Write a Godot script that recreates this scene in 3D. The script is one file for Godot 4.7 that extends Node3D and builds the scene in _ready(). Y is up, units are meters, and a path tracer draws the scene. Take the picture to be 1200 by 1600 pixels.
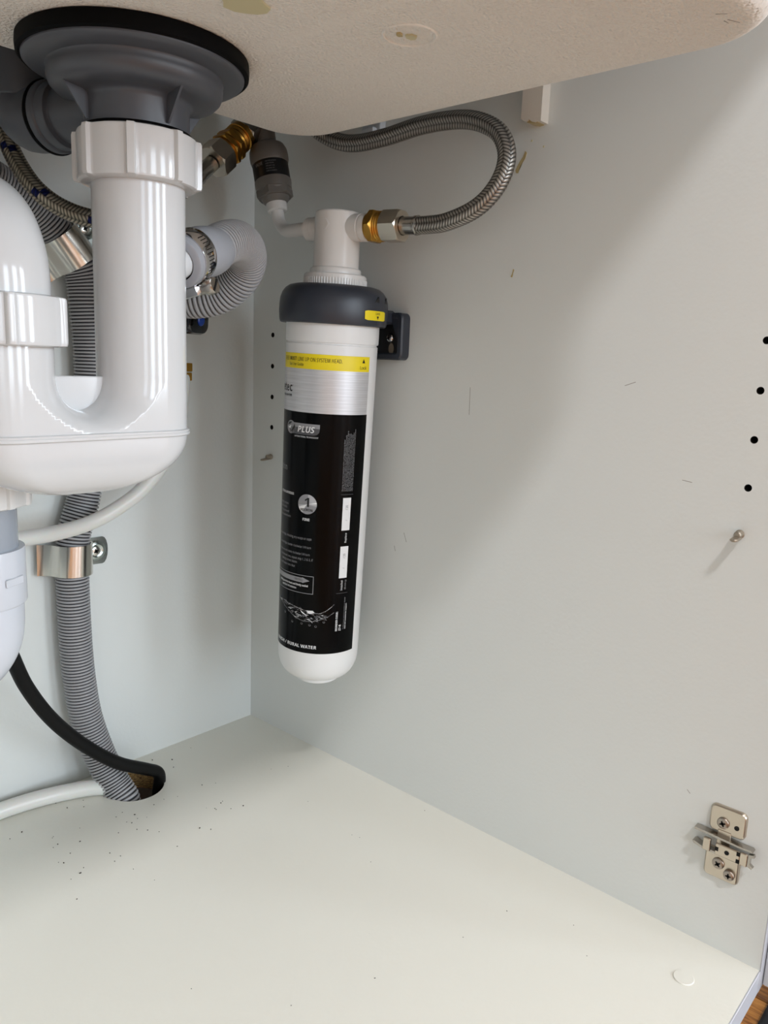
extends Node3D

# ---------------------------------------------------------------- mesh builder
class Geo:
	var v := PackedVector3Array()
	var n := PackedVector3Array()
	var uv := PackedVector2Array()
	var idx := PackedInt32Array()
	var p := PackedVector3Array()      # loose triangles, three corners each, waiting for crease normals

	func tri(a: Vector3, b: Vector3, c: Vector3) -> void:
		p.append(a); p.append(b); p.append(c)

	func quad(a: Vector3, b: Vector3, c: Vector3, d: Vector3) -> void:
		tri(a, b, c); tri(a, c, d)

	# triangles i, j, k of the indexed arrays, wound to agree with their normals (clockwise seen from outside)
	func face(i: int, j: int, k: int) -> void:
		var s := (v[j] - v[i]).cross(v[k] - v[i]).dot(n[i] + n[j] + n[k])
		idx.append(i)
		if s > 0.0:
			idx.append(k); idx.append(j)
		else:
			idx.append(j); idx.append(k)

	# loose triangles of one closed shape -> indexed, normals shared across edges flatter than the crease angle
	func flush(crease := 35.0, open_from = null) -> void:
		if p.is_empty():
			return
		var count := p.size() / 3
		var vol := 0.0
		var mid := Vector3.ZERO
		for q in p:
			mid += q
		mid /= p.size()
		if open_from != null:
			mid = open_from
		for t in count:
			vol += (p[t * 3] - mid).dot((p[t * 3 + 1] - mid).cross(p[t * 3 + 2] - mid))
		var flip := vol < 0.0
		var fn := PackedVector3Array()
		var at := {}
		for t in count:
			var c := (p[t * 3 + 1] - p[t * 3]).cross(p[t * 3 + 2] - p[t * 3])
			if flip:
				c = -c
			fn.append(c)
			for k in 3:
				var key := Vector3i((p[t * 3 + k] * 2e5).round())
				if not at.has(key):
					at[key] = PackedInt32Array()
				at[key].append(t)
		var limit := cos(deg_to_rad(crease))
		for t in count:
			var own := fn[t].normalized()
			if own == Vector3.ZERO:
				continue
			var base := v.size()
			for k in 3:
				var q := p[t * 3 + k]
				var sum := Vector3.ZERO
				for o in at[Vector3i((q * 2e5).round())]:
					if fn[o].normalized().dot(own) >= limit:
						sum += fn[o]
				v.append(q)
				n.append(sum.normalized() if sum != Vector3.ZERO else own)
				uv.append(Vector2(q.x, q.y))
			face(base, base + 1, base + 2)
		p.clear()

	func mesh() -> ArrayMesh:
		flush()
		var a := []
		a.resize(Mesh.ARRAY_MAX)
		a[Mesh.ARRAY_VERTEX] = v
		a[Mesh.ARRAY_NORMAL] = n
		a[Mesh.ARRAY_TEX_UV] = uv
		a[Mesh.ARRAY_INDEX] = idx
		var m := ArrayMesh.new()
		m.add_surface_from_arrays(Mesh.PRIMITIVE_TRIANGLES, a)
		return m

	# profile of (radius, distance along the axis) from bottom to top, turned about y or carried along a path
	func revolve(prof: PackedVector2Array, seg := 48, xf := Transform3D(), path = null, crease := 32.0) -> void:
		var m := prof.size()
		var dirs: Array[Vector2] = []
		for i in m - 1:
			dirs.append((prof[i + 1] - prof[i]).normalized())
		var limit := cos(deg_to_rad(crease))
		var run := 0.0
		for i in m - 1:
			var len_ := prof[i].distance_to(prof[i + 1])
			if len_ < 1e-7:
				continue
			var ends: Array[Vector2] = [dirs[i], dirs[i]]
			if i > 0 and dirs[i].dot(dirs[i - 1]) > limit:
				ends[0] = (dirs[i] + dirs[i - 1]).normalized()
			if i < m - 2 and dirs[i].dot(dirs[i + 1]) > limit:
				ends[1] = (dirs[i] + dirs[i + 1]).normalized()
			var base := v.size()
			for e in 2:
				var pr := prof[i + e]
				var f := Transform3D()
				f.origin = Vector3(0, pr.y, 0)
				if path != null:
					f = path.frame(pr.y)
				for k in seg + 1:
					var ang := TAU * k / seg
					var out := Vector3(cos(ang), 0, sin(ang))
					var q := f * (out * pr.x)
					var nn := f.basis * (out * ends[e].y + Vector3(0, -ends[e].x, 0))
					v.append(xf * q)
					n.append((xf.basis * nn).normalized())
					uv.append(Vector2(float(k) / seg, run + len_ * e))
			run += len_
			for k in seg:
				var a := base + k
				var b := base + k + 1
				var c := base + seg + 1 + k
				var d := c + 1
				if prof[i].x > 1e-6:
					face(a, b, d)
				if prof[i + 1].x > 1e-6:
					face(a, d, c)

	# closed outlines joined one after another, with flat ends
	func loft(rings: Array, cap0 := true, cap1 := true, crease := 35.0, xf := Transform3D()) -> void:
		var m: int = rings[0].size()
		for i in rings.size() - 1:
			for k in m:
				var l := (k + 1) % m
				quad(xf * rings[i][k], xf * rings[i][l], xf * rings[i + 1][l], xf * rings[i + 1][k])
		for e in 2:
			if (e == 0 and not cap0) or (e == 1 and not cap1):
				continue
			var r: PackedVector3Array = rings[0 if e == 0 else rings.size() - 1]
			var mid := Vector3.ZERO
			for q in r:
				mid += q
			mid /= m
			for k in m:
				var l := (k + 1) % m
				if e == 0:
					tri(xf * mid, xf * r[l], xf * r[k])
				else:
					tri(xf * mid, xf * r[k], xf * r[l])
		flush(crease)

	# box with bevelled edges, centred
	func rbox(size: Vector3, bevel: float, xf := Transform3D(), corner := -1.0) -> void:
		var rr := bevel if corner < 0.0 else corner
		var rings := []
		for e in [[-0.5 * size.y, bevel], [-0.5 * size.y + bevel, 0.0], [0.5 * size.y - bevel, 0.0], [0.5 * size.y, bevel]]:
			var ring := PackedVector3Array()
			for q in Geo.rrect(size.x - 2.0 * e[1], size.z - 2.0 * e[1], maxf(rr - e[1], 0.0004), 3 if corner < 0.0 else 6):
				ring.append(Vector3(q.x, e[0], q.y))
			rings.append(ring)
		loft(rings, true, true, 40.0, xf)

	static func rrect(w: float, h: float, r: float, steps := 4) -> PackedVector2Array:
		var out := PackedVector2Array()
		for c in 4:
			var mid := Vector2((w * 0.5 - r) * [1, -1, -1, 1][c], (h * 0.5 - r) * [1, 1, -1, -1][c])
			for k in steps + 1:
				var a := PI * 0.5 * (c + float(k) / steps)
				out.append(mid + Vector2(cos(a), sin(a)) * r)
		return out

	# hexagonal nut along y with chamfered corners
	func hexnut(rc: float, y0: float, y1: float, xf := Transform3D(), bore := 0.0) -> void:
		var af := rc * cos(PI / 6.0)
		var rch := af * 1.02
		var rings := []
		for e in 5:
			var ring := PackedVector3Array()
			for k in 48:
				var a := TAU * k / 48.0
				var hexr := af / cos(fmod(a, PI / 3.0) - PI / 6.0)
				var low := minf(hexr, rch)
				var drop := maxf(hexr - rch, 0.0) * 0.6
				match e:
					0: ring.append(Vector3(cos(a) * low, y0, sin(a) * low))
					1: ring.append(Vector3(cos(a) * hexr, y0 + drop + 0.0002, sin(a) * hexr))
					2: ring.append(Vector3(cos(a) * hexr, y1 - drop - 0.0002, sin(a) * hexr))
					3: ring.append(Vector3(cos(a) * low, y1, sin(a) * low))
					4: ring.append(Vector3(cos(a) * bore, y1, sin(a) * bore))
			rings.append(ring)
		loft(rings.slice(0, 5 if bore > 0.0 else 4), true, bore <= 0.0, 20.0, xf)

	# polygon pushed out along z
	func extrude(poly: PackedVector2Array, d: float, xf := Transform3D(), crease := 30.0) -> void:
		var tris := Geometry2D.triangulate_polygon(poly)
		var cw := Geometry2D.is_polygon_clockwise(poly)
		for t in range(0, tris.size(), 3):
			var a := poly[tris[t]]
			var b := poly[tris[t + 1]]
			var c := poly[tris[t + 2]]
			if (b - a).cross(c - a) < 0.0:
				var s := b
				b = c
				c = s
			tri(xf * Vector3(a.x, a.y, 0), xf * Vector3(c.x, c.y, 0), xf * Vector3(b.x, b.y, 0))
			tri(xf * Vector3(a.x, a.y, d), xf * Vector3(b.x, b.y, d), xf * Vector3(c.x, c.y, d))
		for i in poly.size():
			var a := poly[i]
			var b := poly[(i + 1) % poly.size()]
			if cw:
				var s := a
				a = b
				b = s
			quad(xf * Vector3(a.x, a.y, 0), xf * Vector3(b.x, b.y, 0), xf * Vector3(b.x, b.y, d), xf * Vector3(a.x, a.y, d))
		flush(crease)


# a smooth curve through points, with frames that do not twist
class Run:
	var o := PackedVector3Array()
	var x := PackedVector3Array()
	var t := PackedVector3Array()
	var step := 0.0
	var length := 0.0

	func _init(pts: Array, each := 0.003) -> void:
		var c := Curve3D.new()
		c.bake_interval = 0.001
		for i in pts.size():
			var a: Vector3 = pts[maxi(i - 1, 0)]
			var b: Vector3 = pts[mini(i + 1, pts.size() - 1)]
			var dir := (b - a).normalized()
			var here: Vector3 = pts[i]
			var back: float = here.distance_to(a) / 3.0
			var on: float = here.distance_to(b) / 3.0
			c.add_point(here, -dir * back, dir * on)
		length = c.get_baked_length()
		var m := maxi(int(length / each), 2)
		step = length / m
		for i in m + 1:
			o.append(c.sample_baked(step * i, true))
		for i in m + 1:
			t.append((o[mini(i + 1, m)] - o[maxi(i - 1, 0)]).normalized())
		var side := t[0].cross(Vector3.UP if absf(t[0].y) < 0.9 else Vector3.RIGHT).normalized()
		for i in m + 1:
			side = (side - t[i] * side.dot(t[i])).normalized()
			x.append(side)

	func frame(s: float) -> Transform3D:
		var f := clampf(s / step, 0.0, o.size() - 1.0)
		var i := mini(int(f), o.size() - 2)
		var k := f - i
		var y := t[i].lerp(t[i + 1], k).normalized()
		var a := x[i].lerp(x[i + 1], k)
		a = (a - y * a.dot(y)).normalized()
		var at := o[i].lerp(o[i + 1], k)
		if s > length:
			at += y * (s - length)
		elif s < 0.0:
			at += y * s
		return Transform3D(Basis(a, y, a.cross(y)), at)


# ---------------------------------------------------------------- naming helpers
var M := {}
var used := {}

func numbered(called: String) -> String:
	used[called] = used.get(called, 0) + 1
	return called if used[called] == 1 else "%s_%03d" % [called, used[called] - 1]

func thing(called: String, label: String, category: String, at := Vector3.ZERO, group := "") -> Node3D:
	var o := Node3D.new()
	o.name = numbered(called)
	add_child(o)
	o.position = at
	tag(o, label, category, group)
	return o

func tag(o: Node, label: String, category: String, group := "") -> void:
	o.set_meta("label", label)
	o.set_meta("category", category)
	if group:
		o.set_meta("group", group)

# one mesh: a part when it has a parent; world coordinates are turned into the parent's
func obj(called: String, shape, m: Material, parent: Node3D = self, world := false) -> MeshInstance3D:
	var o := MeshInstance3D.new()
	o.mesh = shape.mesh() if shape is Geo else shape
	o.material_override = m
	if parent == self:
		o.name = numbered(called)
	else:
		var taken := {}
		for c in parent.get_children():
			taken[str(c.name)] = true
		var i := 0
		var nm := called
		while taken.has(nm):
			i += 1
			nm = "%s_%03d" % [called, i]
		o.name = nm
	parent.add_child(o, true)
	if world and parent != self:
		o.transform = parent.global_transform.affine_inverse()
	return o

func struct(called: String, shape, m: Material) -> MeshInstance3D:
	var o := obj(called, shape, m)
	o.set_meta("kind", "structure")
	return o

func solid(a: Vector3, b: Vector3, bevel := 0.0005) -> Geo:
	var g := Geo.new()
	g.rbox((b - a).abs(), bevel, Transform3D(Basis(), (a + b) * 0.5))
	return g

func along(p: Vector3, dir: Vector3, up := Vector3.UP) -> Transform3D:
	var y := dir.normalized()
	var x := y.cross(up if absf(y.dot(up)) < 0.95 else Vector3.RIGHT).normalized()
	return Transform3D(Basis(x, y, x.cross(y)), p)

func tube(pts: Array, r: float, seg := 20) -> Geo:
	var g := Geo.new()
	var run := Run.new(pts)
	var prof := PackedVector2Array([Vector2(0, 0)])
	for i in run.o.size():
		prof.append(Vector2(r, i * run.step))
	prof.append(Vector2(0, run.length))
	g.revolve(prof, seg, Transform3D(), run)
	return g

# ridged hose: ridge radius, groove radius, pitch
func ridged(g: Geo, run: Run, ro: float, ri: float, pitch: float, s0: float, s1: float, seg := 28, gap := 0.36) -> void:
	var prof := PackedVector2Array([Vector2(0, s0), Vector2(ri, s0)])
	var s := s0
	while s + pitch <= s1:
		prof.append(Vector2(ri, s + pitch * gap * 0.9))
		prof.append(Vector2(ro - 0.0003, s + pitch * gap))
		prof.append(Vector2(ro, s + pitch * (gap + 0.12)))
		prof.append(Vector2(ro, s + pitch * 0.88))
		prof.append(Vector2(ro - 0.0003, s + pitch))
		prof.append(Vector2(ri, s + pitch * 1.01))
		s += pitch
	prof.append(Vector2(0, s))
	g.revolve(prof, seg, Transform3D(), run, 50.0)

# a box with pieces cut out of it, kept as a CSG node
func boolean(called: String, base: CSGShape3D, cuts: Array) -> CSGShape3D:
	base.name = numbered(called)
	for c in cuts:
		c.operation = CSGShape3D.OPERATION_SUBTRACTION
		c.name = "cut"
		c.position -= base.position
		base.add_child(c, true)
	add_child(base)
	return base

func csg_box(a: Vector3, b: Vector3, m: Material) -> CSGBox3D:
	var c := CSGBox3D.new()
	c.size = (b - a).abs()
	c.position = (a + b) * 0.5
	c.material = m
	return c

func csg_hole(at: Vector3, r: float, h: float, basis_: Basis, m: Material, sides := 24) -> CSGCylinder3D:
	var c := CSGCylinder3D.new()
	c.radius = r
	c.height = h
	c.sides = sides
	c.transform = Transform3D(basis_, at)
	c.material = m
	return c

# ---------------------------------------------------------------- materials
func mat(called: String, c: Color, rough: float, metal := 0.0) -> StandardMaterial3D:
	var m := StandardMaterial3D.new()
	m.resource_name = called
	m.albedo_color = c
	m.roughness = rough
	m.metallic = metal
	M[called] = m
	return m

func noise_tex(freq: float, seed_: int, size: int, ramp: Gradient = null, bump := 0.0, oct := 4) -> NoiseTexture2D:
	var f := FastNoiseLite.new()
	f.noise_type = FastNoiseLite.TYPE_SIMPLEX
	f.frequency = freq
	f.seed = seed_
	f.fractal_octaves = oct
	var t := NoiseTexture2D.new()
	t.width = size
	t.height = size
	t.seamless = true
	t.noise = f
	if ramp:
		t.color_ramp = ramp
	if bump > 0.0:
		t.as_normal_map = true
		t.bump_strength = bump
	return t

func grad(stops: Array) -> Gradient:
	var g := Gradient.new()
	var off := PackedFloat32Array()
	var col := PackedColorArray()
	for s in stops:
		off.append(s[0])
		col.append(s[1])
	g.offsets = off
	g.colors = col
	return g

# woven wire: columns of slanting strokes, alternately leaning; some columns carry a short blue thread
func braid(called: String, bright: Color, blue: bool) -> StandardMaterial3D:
	var w := 128
	var h := 256
	var im := Image.create(w, h, false, Image.FORMAT_RGBA8)
	var bump := Image.create(w, h, false, Image.FORMAT_RGBA8)
	for y in h:
		for x in w:
			var col := int(x / 16.0)
			var fx := (x % 16) / 16.0
			var lean := 1.0 if col % 2 == 0 else -1.0
			var ph := fposmod(y / 16.0 + lean * fx * 1.0, 1.0)
			var wire := pow(absf(sin(PI * ph)), 0.6) * pow(sin(PI * (0.08 + 0.84 * fx)), 0.5)
			var fine := 0.8 + 0.2 * absf(sin(PI * ph * 4.0))
			var c := Color(0.13, 0.125, 0.115).lerp(bright, clampf(wire * fine, 0.0, 1.0))
			if blue and (col % 4 == 2 and y > 30 and y < 62 or col % 4 == 3 and y > 58 and y < 90):
				c = Color(0.02, 0.03, 0.10).lerp(Color(0.06, 0.10, 0.34), clampf(wire, 0.0, 1.0))
			im.set_pixel(x, y, c)
			bump.set_pixel(x, y, Color(wire, wire, wire))
	bump.bump_map_to_normal_map(3.0)
	var m := mat(called, Color.WHITE, 0.36, 0.75)
	m.albedo_texture = ImageTexture.create_from_image(im)
	m.normal_enabled = true
	m.normal_texture = ImageTexture.create_from_image(bump)
	m.normal_scale = 0.5
	return m

func make_materials() -> void:
	var m: StandardMaterial3D
	m = mat("melamine", Color(0.855, 0.863, 0.848), 0.38)
	m.normal_enabled = true
	m.normal_texture = noise_tex(0.09, 3, 256, null, 1.2)
	m.normal_scale = 0.10
	m.uv1_triplanar = true
	m.uv1_world_triplanar = true
	m.uv1_scale = Vector3(8, 8, 8)
	var m2: StandardMaterial3D = m.duplicate()
	m2.resource_name = "melamine_base"
	m2.albedo_color = Color(0.895, 0.885, 0.84)
	M["melamine_base"] = m2
	mat("hole_dark", Color(0.09, 0.08, 0.07), 0.95)
	mat("edge_white", Color(0.76, 0.76, 0.78), 0.3)
	m = mat("chipboard", Color.WHITE, 0.95)
	m.albedo_texture = noise_tex(0.05, 11, 256, grad([[0.2, Color(0.24, 0.16, 0.08)], [0.45, Color(0.55, 0.42, 0.24)], [0.62, Color(0.74, 0.62, 0.40)], [0.8, Color(0.42, 0.30, 0.16)]]))
	m.uv1_triplanar = true
	m.uv1_scale = Vector3(14, 40, 14)
	m.normal_enabled = true
	m.normal_texture = noise_tex(0.08, 12, 256, null, 6.0)
	m = mat("fireclay", Color(0.90, 0.882, 0.852), 0.85)
	m.normal_enabled = true
	m.normal_texture = noise_tex(0.11, 5, 512, null, 5.0, 3)
	m.normal_scale = 0.6
	m.uv1_triplanar = true
	m.uv1_world_triplanar = true
	m.uv1_scale = Vector3(6, 6, 6)
	mat("glaze", Color(0.90, 0.89, 0.88), 0.12)
	mat("rubber", Color(0.016, 0.016, 0.018), 0.6)
	M.rubber.metallic_specular = 0.2
	m = mat("grey_pvc", Color(0.275, 0.288, 0.315), 0.38)
	mat("white_pvc", Color(0.80, 0.80, 0.80), 0.12)
	mat("white_matt", Color(0.86, 0.855, 0.845), 0.35)
	mat("pale_pvc", Color(0.78, 0.79, 0.815), 0.22)
	mat("mid_pvc", Color(0.60, 0.62, 0.65), 0.25)
	mat("hose_grey", Color(0.64, 0.635, 0.64), 0.5)
	mat("hose_core", Color(0.16, 0.155, 0.165), 0.6)
	mat("cuff_grey", Color(0.58, 0.585, 0.605), 0.42)
	mat("loop_grey", Color(0.62, 0.615, 0.62), 0.5)
	mat("cable", Color(0.03, 0.03, 0.032), 0.5)
	M.cable.metallic_specular = 0.3
	m = mat("clear_tube", Color(0.86, 0.855, 0.83), 0.3)
	m.subsurf_scatter_enabled = true
	m.subsurf_scatter_strength = 0.2
	m = mat("zinc", Color(0.74, 0.78, 0.77), 0.22, 1.0)
	mat("zinc_bright", Color(0.86, 0.85, 0.82), 0.2, 1.0)
	mat("chrome", Color(0.80, 0.80, 0.81), 0.08, 1.0)
	mat("dark_chrome", Color(0.30, 0.30, 0.31), 0.1, 1.0)
	mat("steel", Color(0.70, 0.68, 0.65), 0.27, 1.0)
	mat("nickel", Color(0.80, 0.76, 0.70), 0.28, 1.0)
	m = mat("brass", Color(0.74, 0.56, 0.26), 0.32, 1.0)
	mat("screw_steel", Color(0.66, 0.62, 0.58), 0.3, 1.0)
	mat("recess", Color(0.08, 0.075, 0.07), 0.6, 0.5)
	mat("head_white", Color(0.88, 0.87, 0.855), 0.25)
	mat("shell_white", Color(0.90, 0.90, 0.895), 0.3)
	mat("charcoal", Color(0.175, 0.19, 0.225), 0.38)
	mat("charcoal_dark", Color(0.07, 0.072, 0.085), 0.45)
	m = mat("label_black", Color(0.016, 0.016, 0.018), 0.2)
	m.metallic_specular = 0.22
	m = mat("label_silver", Color.WHITE, 0.38, 0.45)
	m.albedo_texture = noise_tex(0.02, 21, 256, grad([[0.25, Color(0.77, 0.77, 0.78)], [0.75, Color(0.83, 0.83, 0.84)]]))
	m.uv1_scale = Vector3(3.0, 170.0, 1.0)
	mat("label_yellow", Color(0.93, 0.84, 0.06), 0.4)
	mat("print_white", Color(0.90, 0.90, 0.90), 0.4)
	mat("print_grey", Color(0.55, 0.55, 0.56), 0.4)
	mat("print_mid", Color(0.70, 0.70, 0.71), 0.4)
	mat("print_dim", Color(0.30, 0.30, 0.31), 0.4)
	mat("print_black", Color(0.03, 0.03, 0.03), 0.4)
	mat("valve_grey", Color(0.42, 0.405, 0.385), 0.45)
	mat("valve_black", Color(0.02, 0.02, 0.022), 0.4)
	mat("blue_cap", Color(0.05, 0.22, 0.55), 0.3)
	mat("batten", Color(0.86, 0.83, 0.78), 0.5)
	m = mat("glue", Color(0.72, 0.65, 0.47), 0.35)
	mat("glue_pale", Color(0.80, 0.77, 0.62), 0.4)
	mat("scuff", Color(0.58, 0.56, 0.53), 0.7)
	mat("dirt", Color(0.16, 0.13, 0.10), 0.9)
	mat("pin", Color(0.62, 0.58, 0.52), 0.4, 0.6)
	m = mat("timber", Color.WHITE, 0.4)
	m.albedo_texture = noise_tex(0.012, 31, 512, grad([[0.2, Color(0.52, 0.31, 0.12)], [0.5, Color(0.70, 0.46, 0.20)], [0.8, Color(0.78, 0.54, 0.26)]]))
	m.uv1_triplanar = true
	m.uv1_scale = Vector3(26, 4, 3)
	mat("timber_gap", Color(0.16, 0.09, 0.04), 0.8)
	mat("mat_black", Color(0.02, 0.02, 0.024), 0.9)
	mat("room_wall", Color(0.88, 0.87, 0.85), 0.8)
	mat("ceiling_white", Color(0.92, 0.92, 0.91), 0.85)
	mat("worktop", Color(0.55, 0.54, 0.53), 0.35)
	mat("door_grey", Color(0.78, 0.79, 0.80), 0.35)
	mat("frame_white", Color(0.88, 0.88, 0.88), 0.4)
	m = mat("pane", Color(1, 1, 1, 0.06), 0.02)
	m.transparency = BaseMaterial3D.TRANSPARENCY_ALPHA
	m = mat("lamp_glow", Color(1, 1, 1), 0.5)
	m.emission_enabled = true
	m.emission = Color(1.0, 0.96, 0.90)
	m.emission_energy_multiplier = 6.0
	braid("braid_steel", Color(0.80, 0.775, 0.74), false)
	braid("braid_blue", Color(0.76, 0.71, 0.63), true)

# ---------------------------------------------------------------- lights, camera
func make_view() -> void:
	var cam := Camera3D.new()
	cam.name = "camera"
	cam.position = Vector3(-0.5485, 0.4110, 0.6773)
	cam.rotation = Vector3(-0.1881, -0.8495, 0.0396)
	cam.fov = 66.12
	cam.near = 0.02
	cam.far = 60.0
	add_child(cam)
	var sky_mat := ProceduralSkyMaterial.new()
	sky_mat.sky_top_color = Color(0.45, 0.60, 0.85)
	sky_mat.sky_horizon_color = Color(0.86, 0.90, 0.95)
	sky_mat.ground_bottom_color = Color(0.30, 0.30, 0.28)
	sky_mat.ground_horizon_color = Color(0.70, 0.72, 0.72)
	sky_mat.sky_energy_multiplier = 1.2
	var sky := Sky.new()
	sky.sky_material = sky_mat
	var e := Environment.new()
	e.background_mode = Environment.BG_SKY
	e.sky = sky
	e.ambient_light_source = Environment.AMBIENT_SOURCE_SKY
	e.tonemap_mode = Environment.TONE_MAPPER_LINEAR
	e.tonemap_exposure = 1.05
	e.sdfgi_enabled = true
	e.ssao_enabled = true
	e.ssil_enabled = true
	var we := WorldEnvironment.new()
	we.name = "environment"
	we.environment = e
	add_child(we)
	for k in 4:
		area("window_daylight", Vector3(WINDOWS[k], 1.15, 4.44), Vector3(-0.5, 0.3, 0.0), Vector2(0.7, 1.9), Color(0.90, 0.955, 1.0), [1.8, 4.3, 4.8, 7.5][k])
	area("ceiling_lamp_light", LAMP + Vector3(0, -0.03, 0), LAMP + Vector3(0, -1, 0), Vector2(0.22, 0.22), Color(0.98, 0.98, 1.0), 3.3)

const WINDOWS := [-1.95, -0.55, 0.85, 2.35]
const LAMP := Vector3(-0.95, 2.29, 1.75)

func area(called: String, at: Vector3, to: Vector3, size: Vector2, c: Color, energy: float) -> void:
	var l := AreaLight3D.new()
	l.name = called
	add_child(l, true)
	var up := Vector3.UP if absf((to - at).normalized().y) < 0.95 else Vector3.FORWARD
	l.look_at_from_position(at, to if up != Vector3.UP else Vector3(at.x, at.y, to.z), up)
	l.area_size = size
	l.light_color = c
	l.light_energy = energy
	l.shadow_enabled = true
	l.set("area_range", 12.0)
	l.set("area_attenuation", 2.0)

# ---------------------------------------------------------------- the cabinet and the room round it
func make_setting() -> void:
	# right side panel with two rows of shelf pin holes
	var turn := Basis(Vector3(0, 0, 1), PI / 2)
	var cuts := []
	for k in range(1, 5):
		cuts.append(csg_hole(Vector3(0.004, 0.3063 + 0.032 * k, 0.5161), 0.0025, 0.022, turn, M.hole_dark))
		cuts.append(csg_hole(Vector3(0.004, 0.3063 + 0.032 * k, 0.0312), 0.0025, 0.022, turn, M.hole_dark))
	var wr := boolean("wall_right", csg_box(Vector3(0, -0.018, -0.02), Vector3(0.018, 0.74, 0.5645), M.melamine), cuts)
	wr.set_meta("kind", "structure")
	obj("edge_strip", solid(Vector3(0.0002, -0.018, 0.5645), Vector3(0.0178, 0.74, 0.5653), 0.0003), M.edge_white, wr, true)
	stains(wr)
	struct("wall_back", solid(Vector3(-0.9, -0.018, -0.012), Vector3(0, 0.74, 0)), M.melamine)
	struct("wall_left", solid(Vector3(-0.918, -0.018, -0.02), Vector3(-0.9, 0.74, 0.5645)), M.melamine)
	var hole := csg_hole(Vector3(-0.1785, -0.01, 0.0455), 0.0275, 0.06, Basis(), M.chipboard, 40)
	var fl := boolean("floor", csg_box(Vector3(-0.9, -0.018, 0), Vector3(0, 0, 0.564), M.melamine_base), [hole])
	fl.set_meta("kind", "structure")
	obj("edge_strip", solid(Vector3(-0.9, -0.0178, 0.564), Vector3(-0.0002, -0.0001, 0.5652), 0.0003), M.edge_white, fl, true)
	struct("baseboard_front", solid(Vector3(-0.918, -0.15, 0.49), Vector3(0.8, -0.019, 0.506)), M.door_grey)
	# worktop with the sink opening
	var wt := boolean("worktop", csg_box(Vector3(-0.918, 0.74, -0.02), Vector3(0.9, 0.775, 0.60), M.worktop), [csg_box(Vector3(-0.70, 0.7, 0.19), Vector3(-0.11, 0.8, 0.525), M.worktop)])
	tag(wt, "grey kitchen worktop over the open cupboard, cut out for the sink", "worktop")
	# neighbouring cupboard, of which only the door's edge is seen
	var nd := thing("cupboard_door", "pale grey neighbouring cupboard door edge at the far right of the open cupboard", "cupboard door", Vector3(0.2, -0.017, 0.576))
	obj("door_panel", solid(Vector3(0.0085, -0.0165, 0.5656), Vector3(0.60, 0.73, 0.5845), 0.001), M.door_grey, nd, true)
	struct("wall_cupboard", solid(Vector3(0.582, -0.15, -0.02), Vector3(0.60, 0.74, 0.5645)), M.melamine)
	# kitchen
	var kf := struct("floor_001", solid(Vector3(-3.0, -0.20, -0.06), Vector3(3.6, -0.156, 4.5)), M.timber_gap)
	var rng := RandomNumberGenerator.new()
	rng.seed = 7
	var woods := []
	for k in 3:
		var wm: StandardMaterial3D = M.timber.duplicate()
		wm.albedo_color = Color(1, 1, 1).darkened(0.10 * k)
		wm.uv1_offset = Vector3(0.37 * k, 0, 0.21 * k)
		woods.append(wm)
	for i in range(-3, 8):
		var x0 := 0.074 + 0.09 * i
		var z := -0.02
		while z < 2.0:
			var l := rng.randf_range(0.55, 0.8)
			obj("plank", solid(Vector3(x0 + 0.0006, -0.157, z + 0.0006), Vector3(x0 + 0.0894, -0.15, z + l - 0.0006), 0.0008), woods[rng.randi() % 3], kf)
			z += l
	var rest := Geo.new()
	for i in range(-34, 40):
		if i >= -3 and i < 8:
			rest.rbox(Vector3(0.0888, 0.007, 2.4), 0.0008, Transform3D(Basis(), Vector3(0.074 + 0.09 * i + 0.045, -0.1535, 3.3)))
		else:
			rest.rbox(Vector3(0.0888, 0.007, 4.52), 0.0008, Transform3D(Basis(), Vector3(0.074 + 0.09 * i + 0.045, -0.1535, 2.24)))
	obj("plank_field", rest, M.timber, kf).set_meta("kind", "stuff")
	var fm := Geo.new()
	fm.rbox(Vector3(1.1, 0.008, 0.5), 0.003, Transform3D(Basis(), Vector3(0.25, -0.146, 0.793)), 0.02)
	tag(obj("floor_mat", fm, M.mat_black), "black mat on the timber floor in front of the cupboard", "mat")
	struct("ceiling", solid(Vector3(-3.0, 2.3, -0.06), Vector3(3.6, 2.4, 4.6)), M.ceiling_white)
	struct("wall_kitchen", solid(Vector3(-3.0, -0.2, -0.16), Vector3(3.6, 2.4, -0.06)), M.room_wall)
	struct("wall_west", solid(Vector3(-3.1, -0.2, -0.16), Vector3(-3.0, 2.4, 4.6)), M.room_wall)
	struct("wall_east", solid(Vector3(3.6, -0.2, -0.16), Vector3(3.7, 2.4, 4.6)), M.room_wall)
	var win := []
	for x in WINDOWS:
		win.append(csg_box(Vector3(x - 0.35, 0.2, 4.3), Vector3(x + 0.35, 2.1, 4.8), M.room_wall))
	boolean("wall_front", csg_box(Vector3(-3.0, -0.2, 4.5), Vector3(3.6, 2.4, 4.6), M.room_wall), win).set_meta("kind", "structure")
	for k in 4:
		var wide := 0.7
		var x0: float = WINDOWS[k] - 0.35
		var g := Geo.new()
		for f in [0.025, wide - 0.025]:
			g.rbox(Vector3(0.05, 1.9, 0.05), 0.004, Transform3D(Basis(), Vector3(x0 + f, 1.15, 4.55)))
		for y in [0.225, 2.075]:
			g.rbox(Vector3(wide, 0.05, 0.05), 0.004, Transform3D(Basis(), Vector3(x0 + wide * 0.5, y, 4.55)))
		var wn := struct("window_%d" % (k + 1), g, M.frame_white)
		obj("pane", solid(Vector3(x0 + 0.04, 0.24, 4.548), Vector3(x0 + wide - 0.04, 2.06, 4.552), 0.0005), M.pane, wn)
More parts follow.
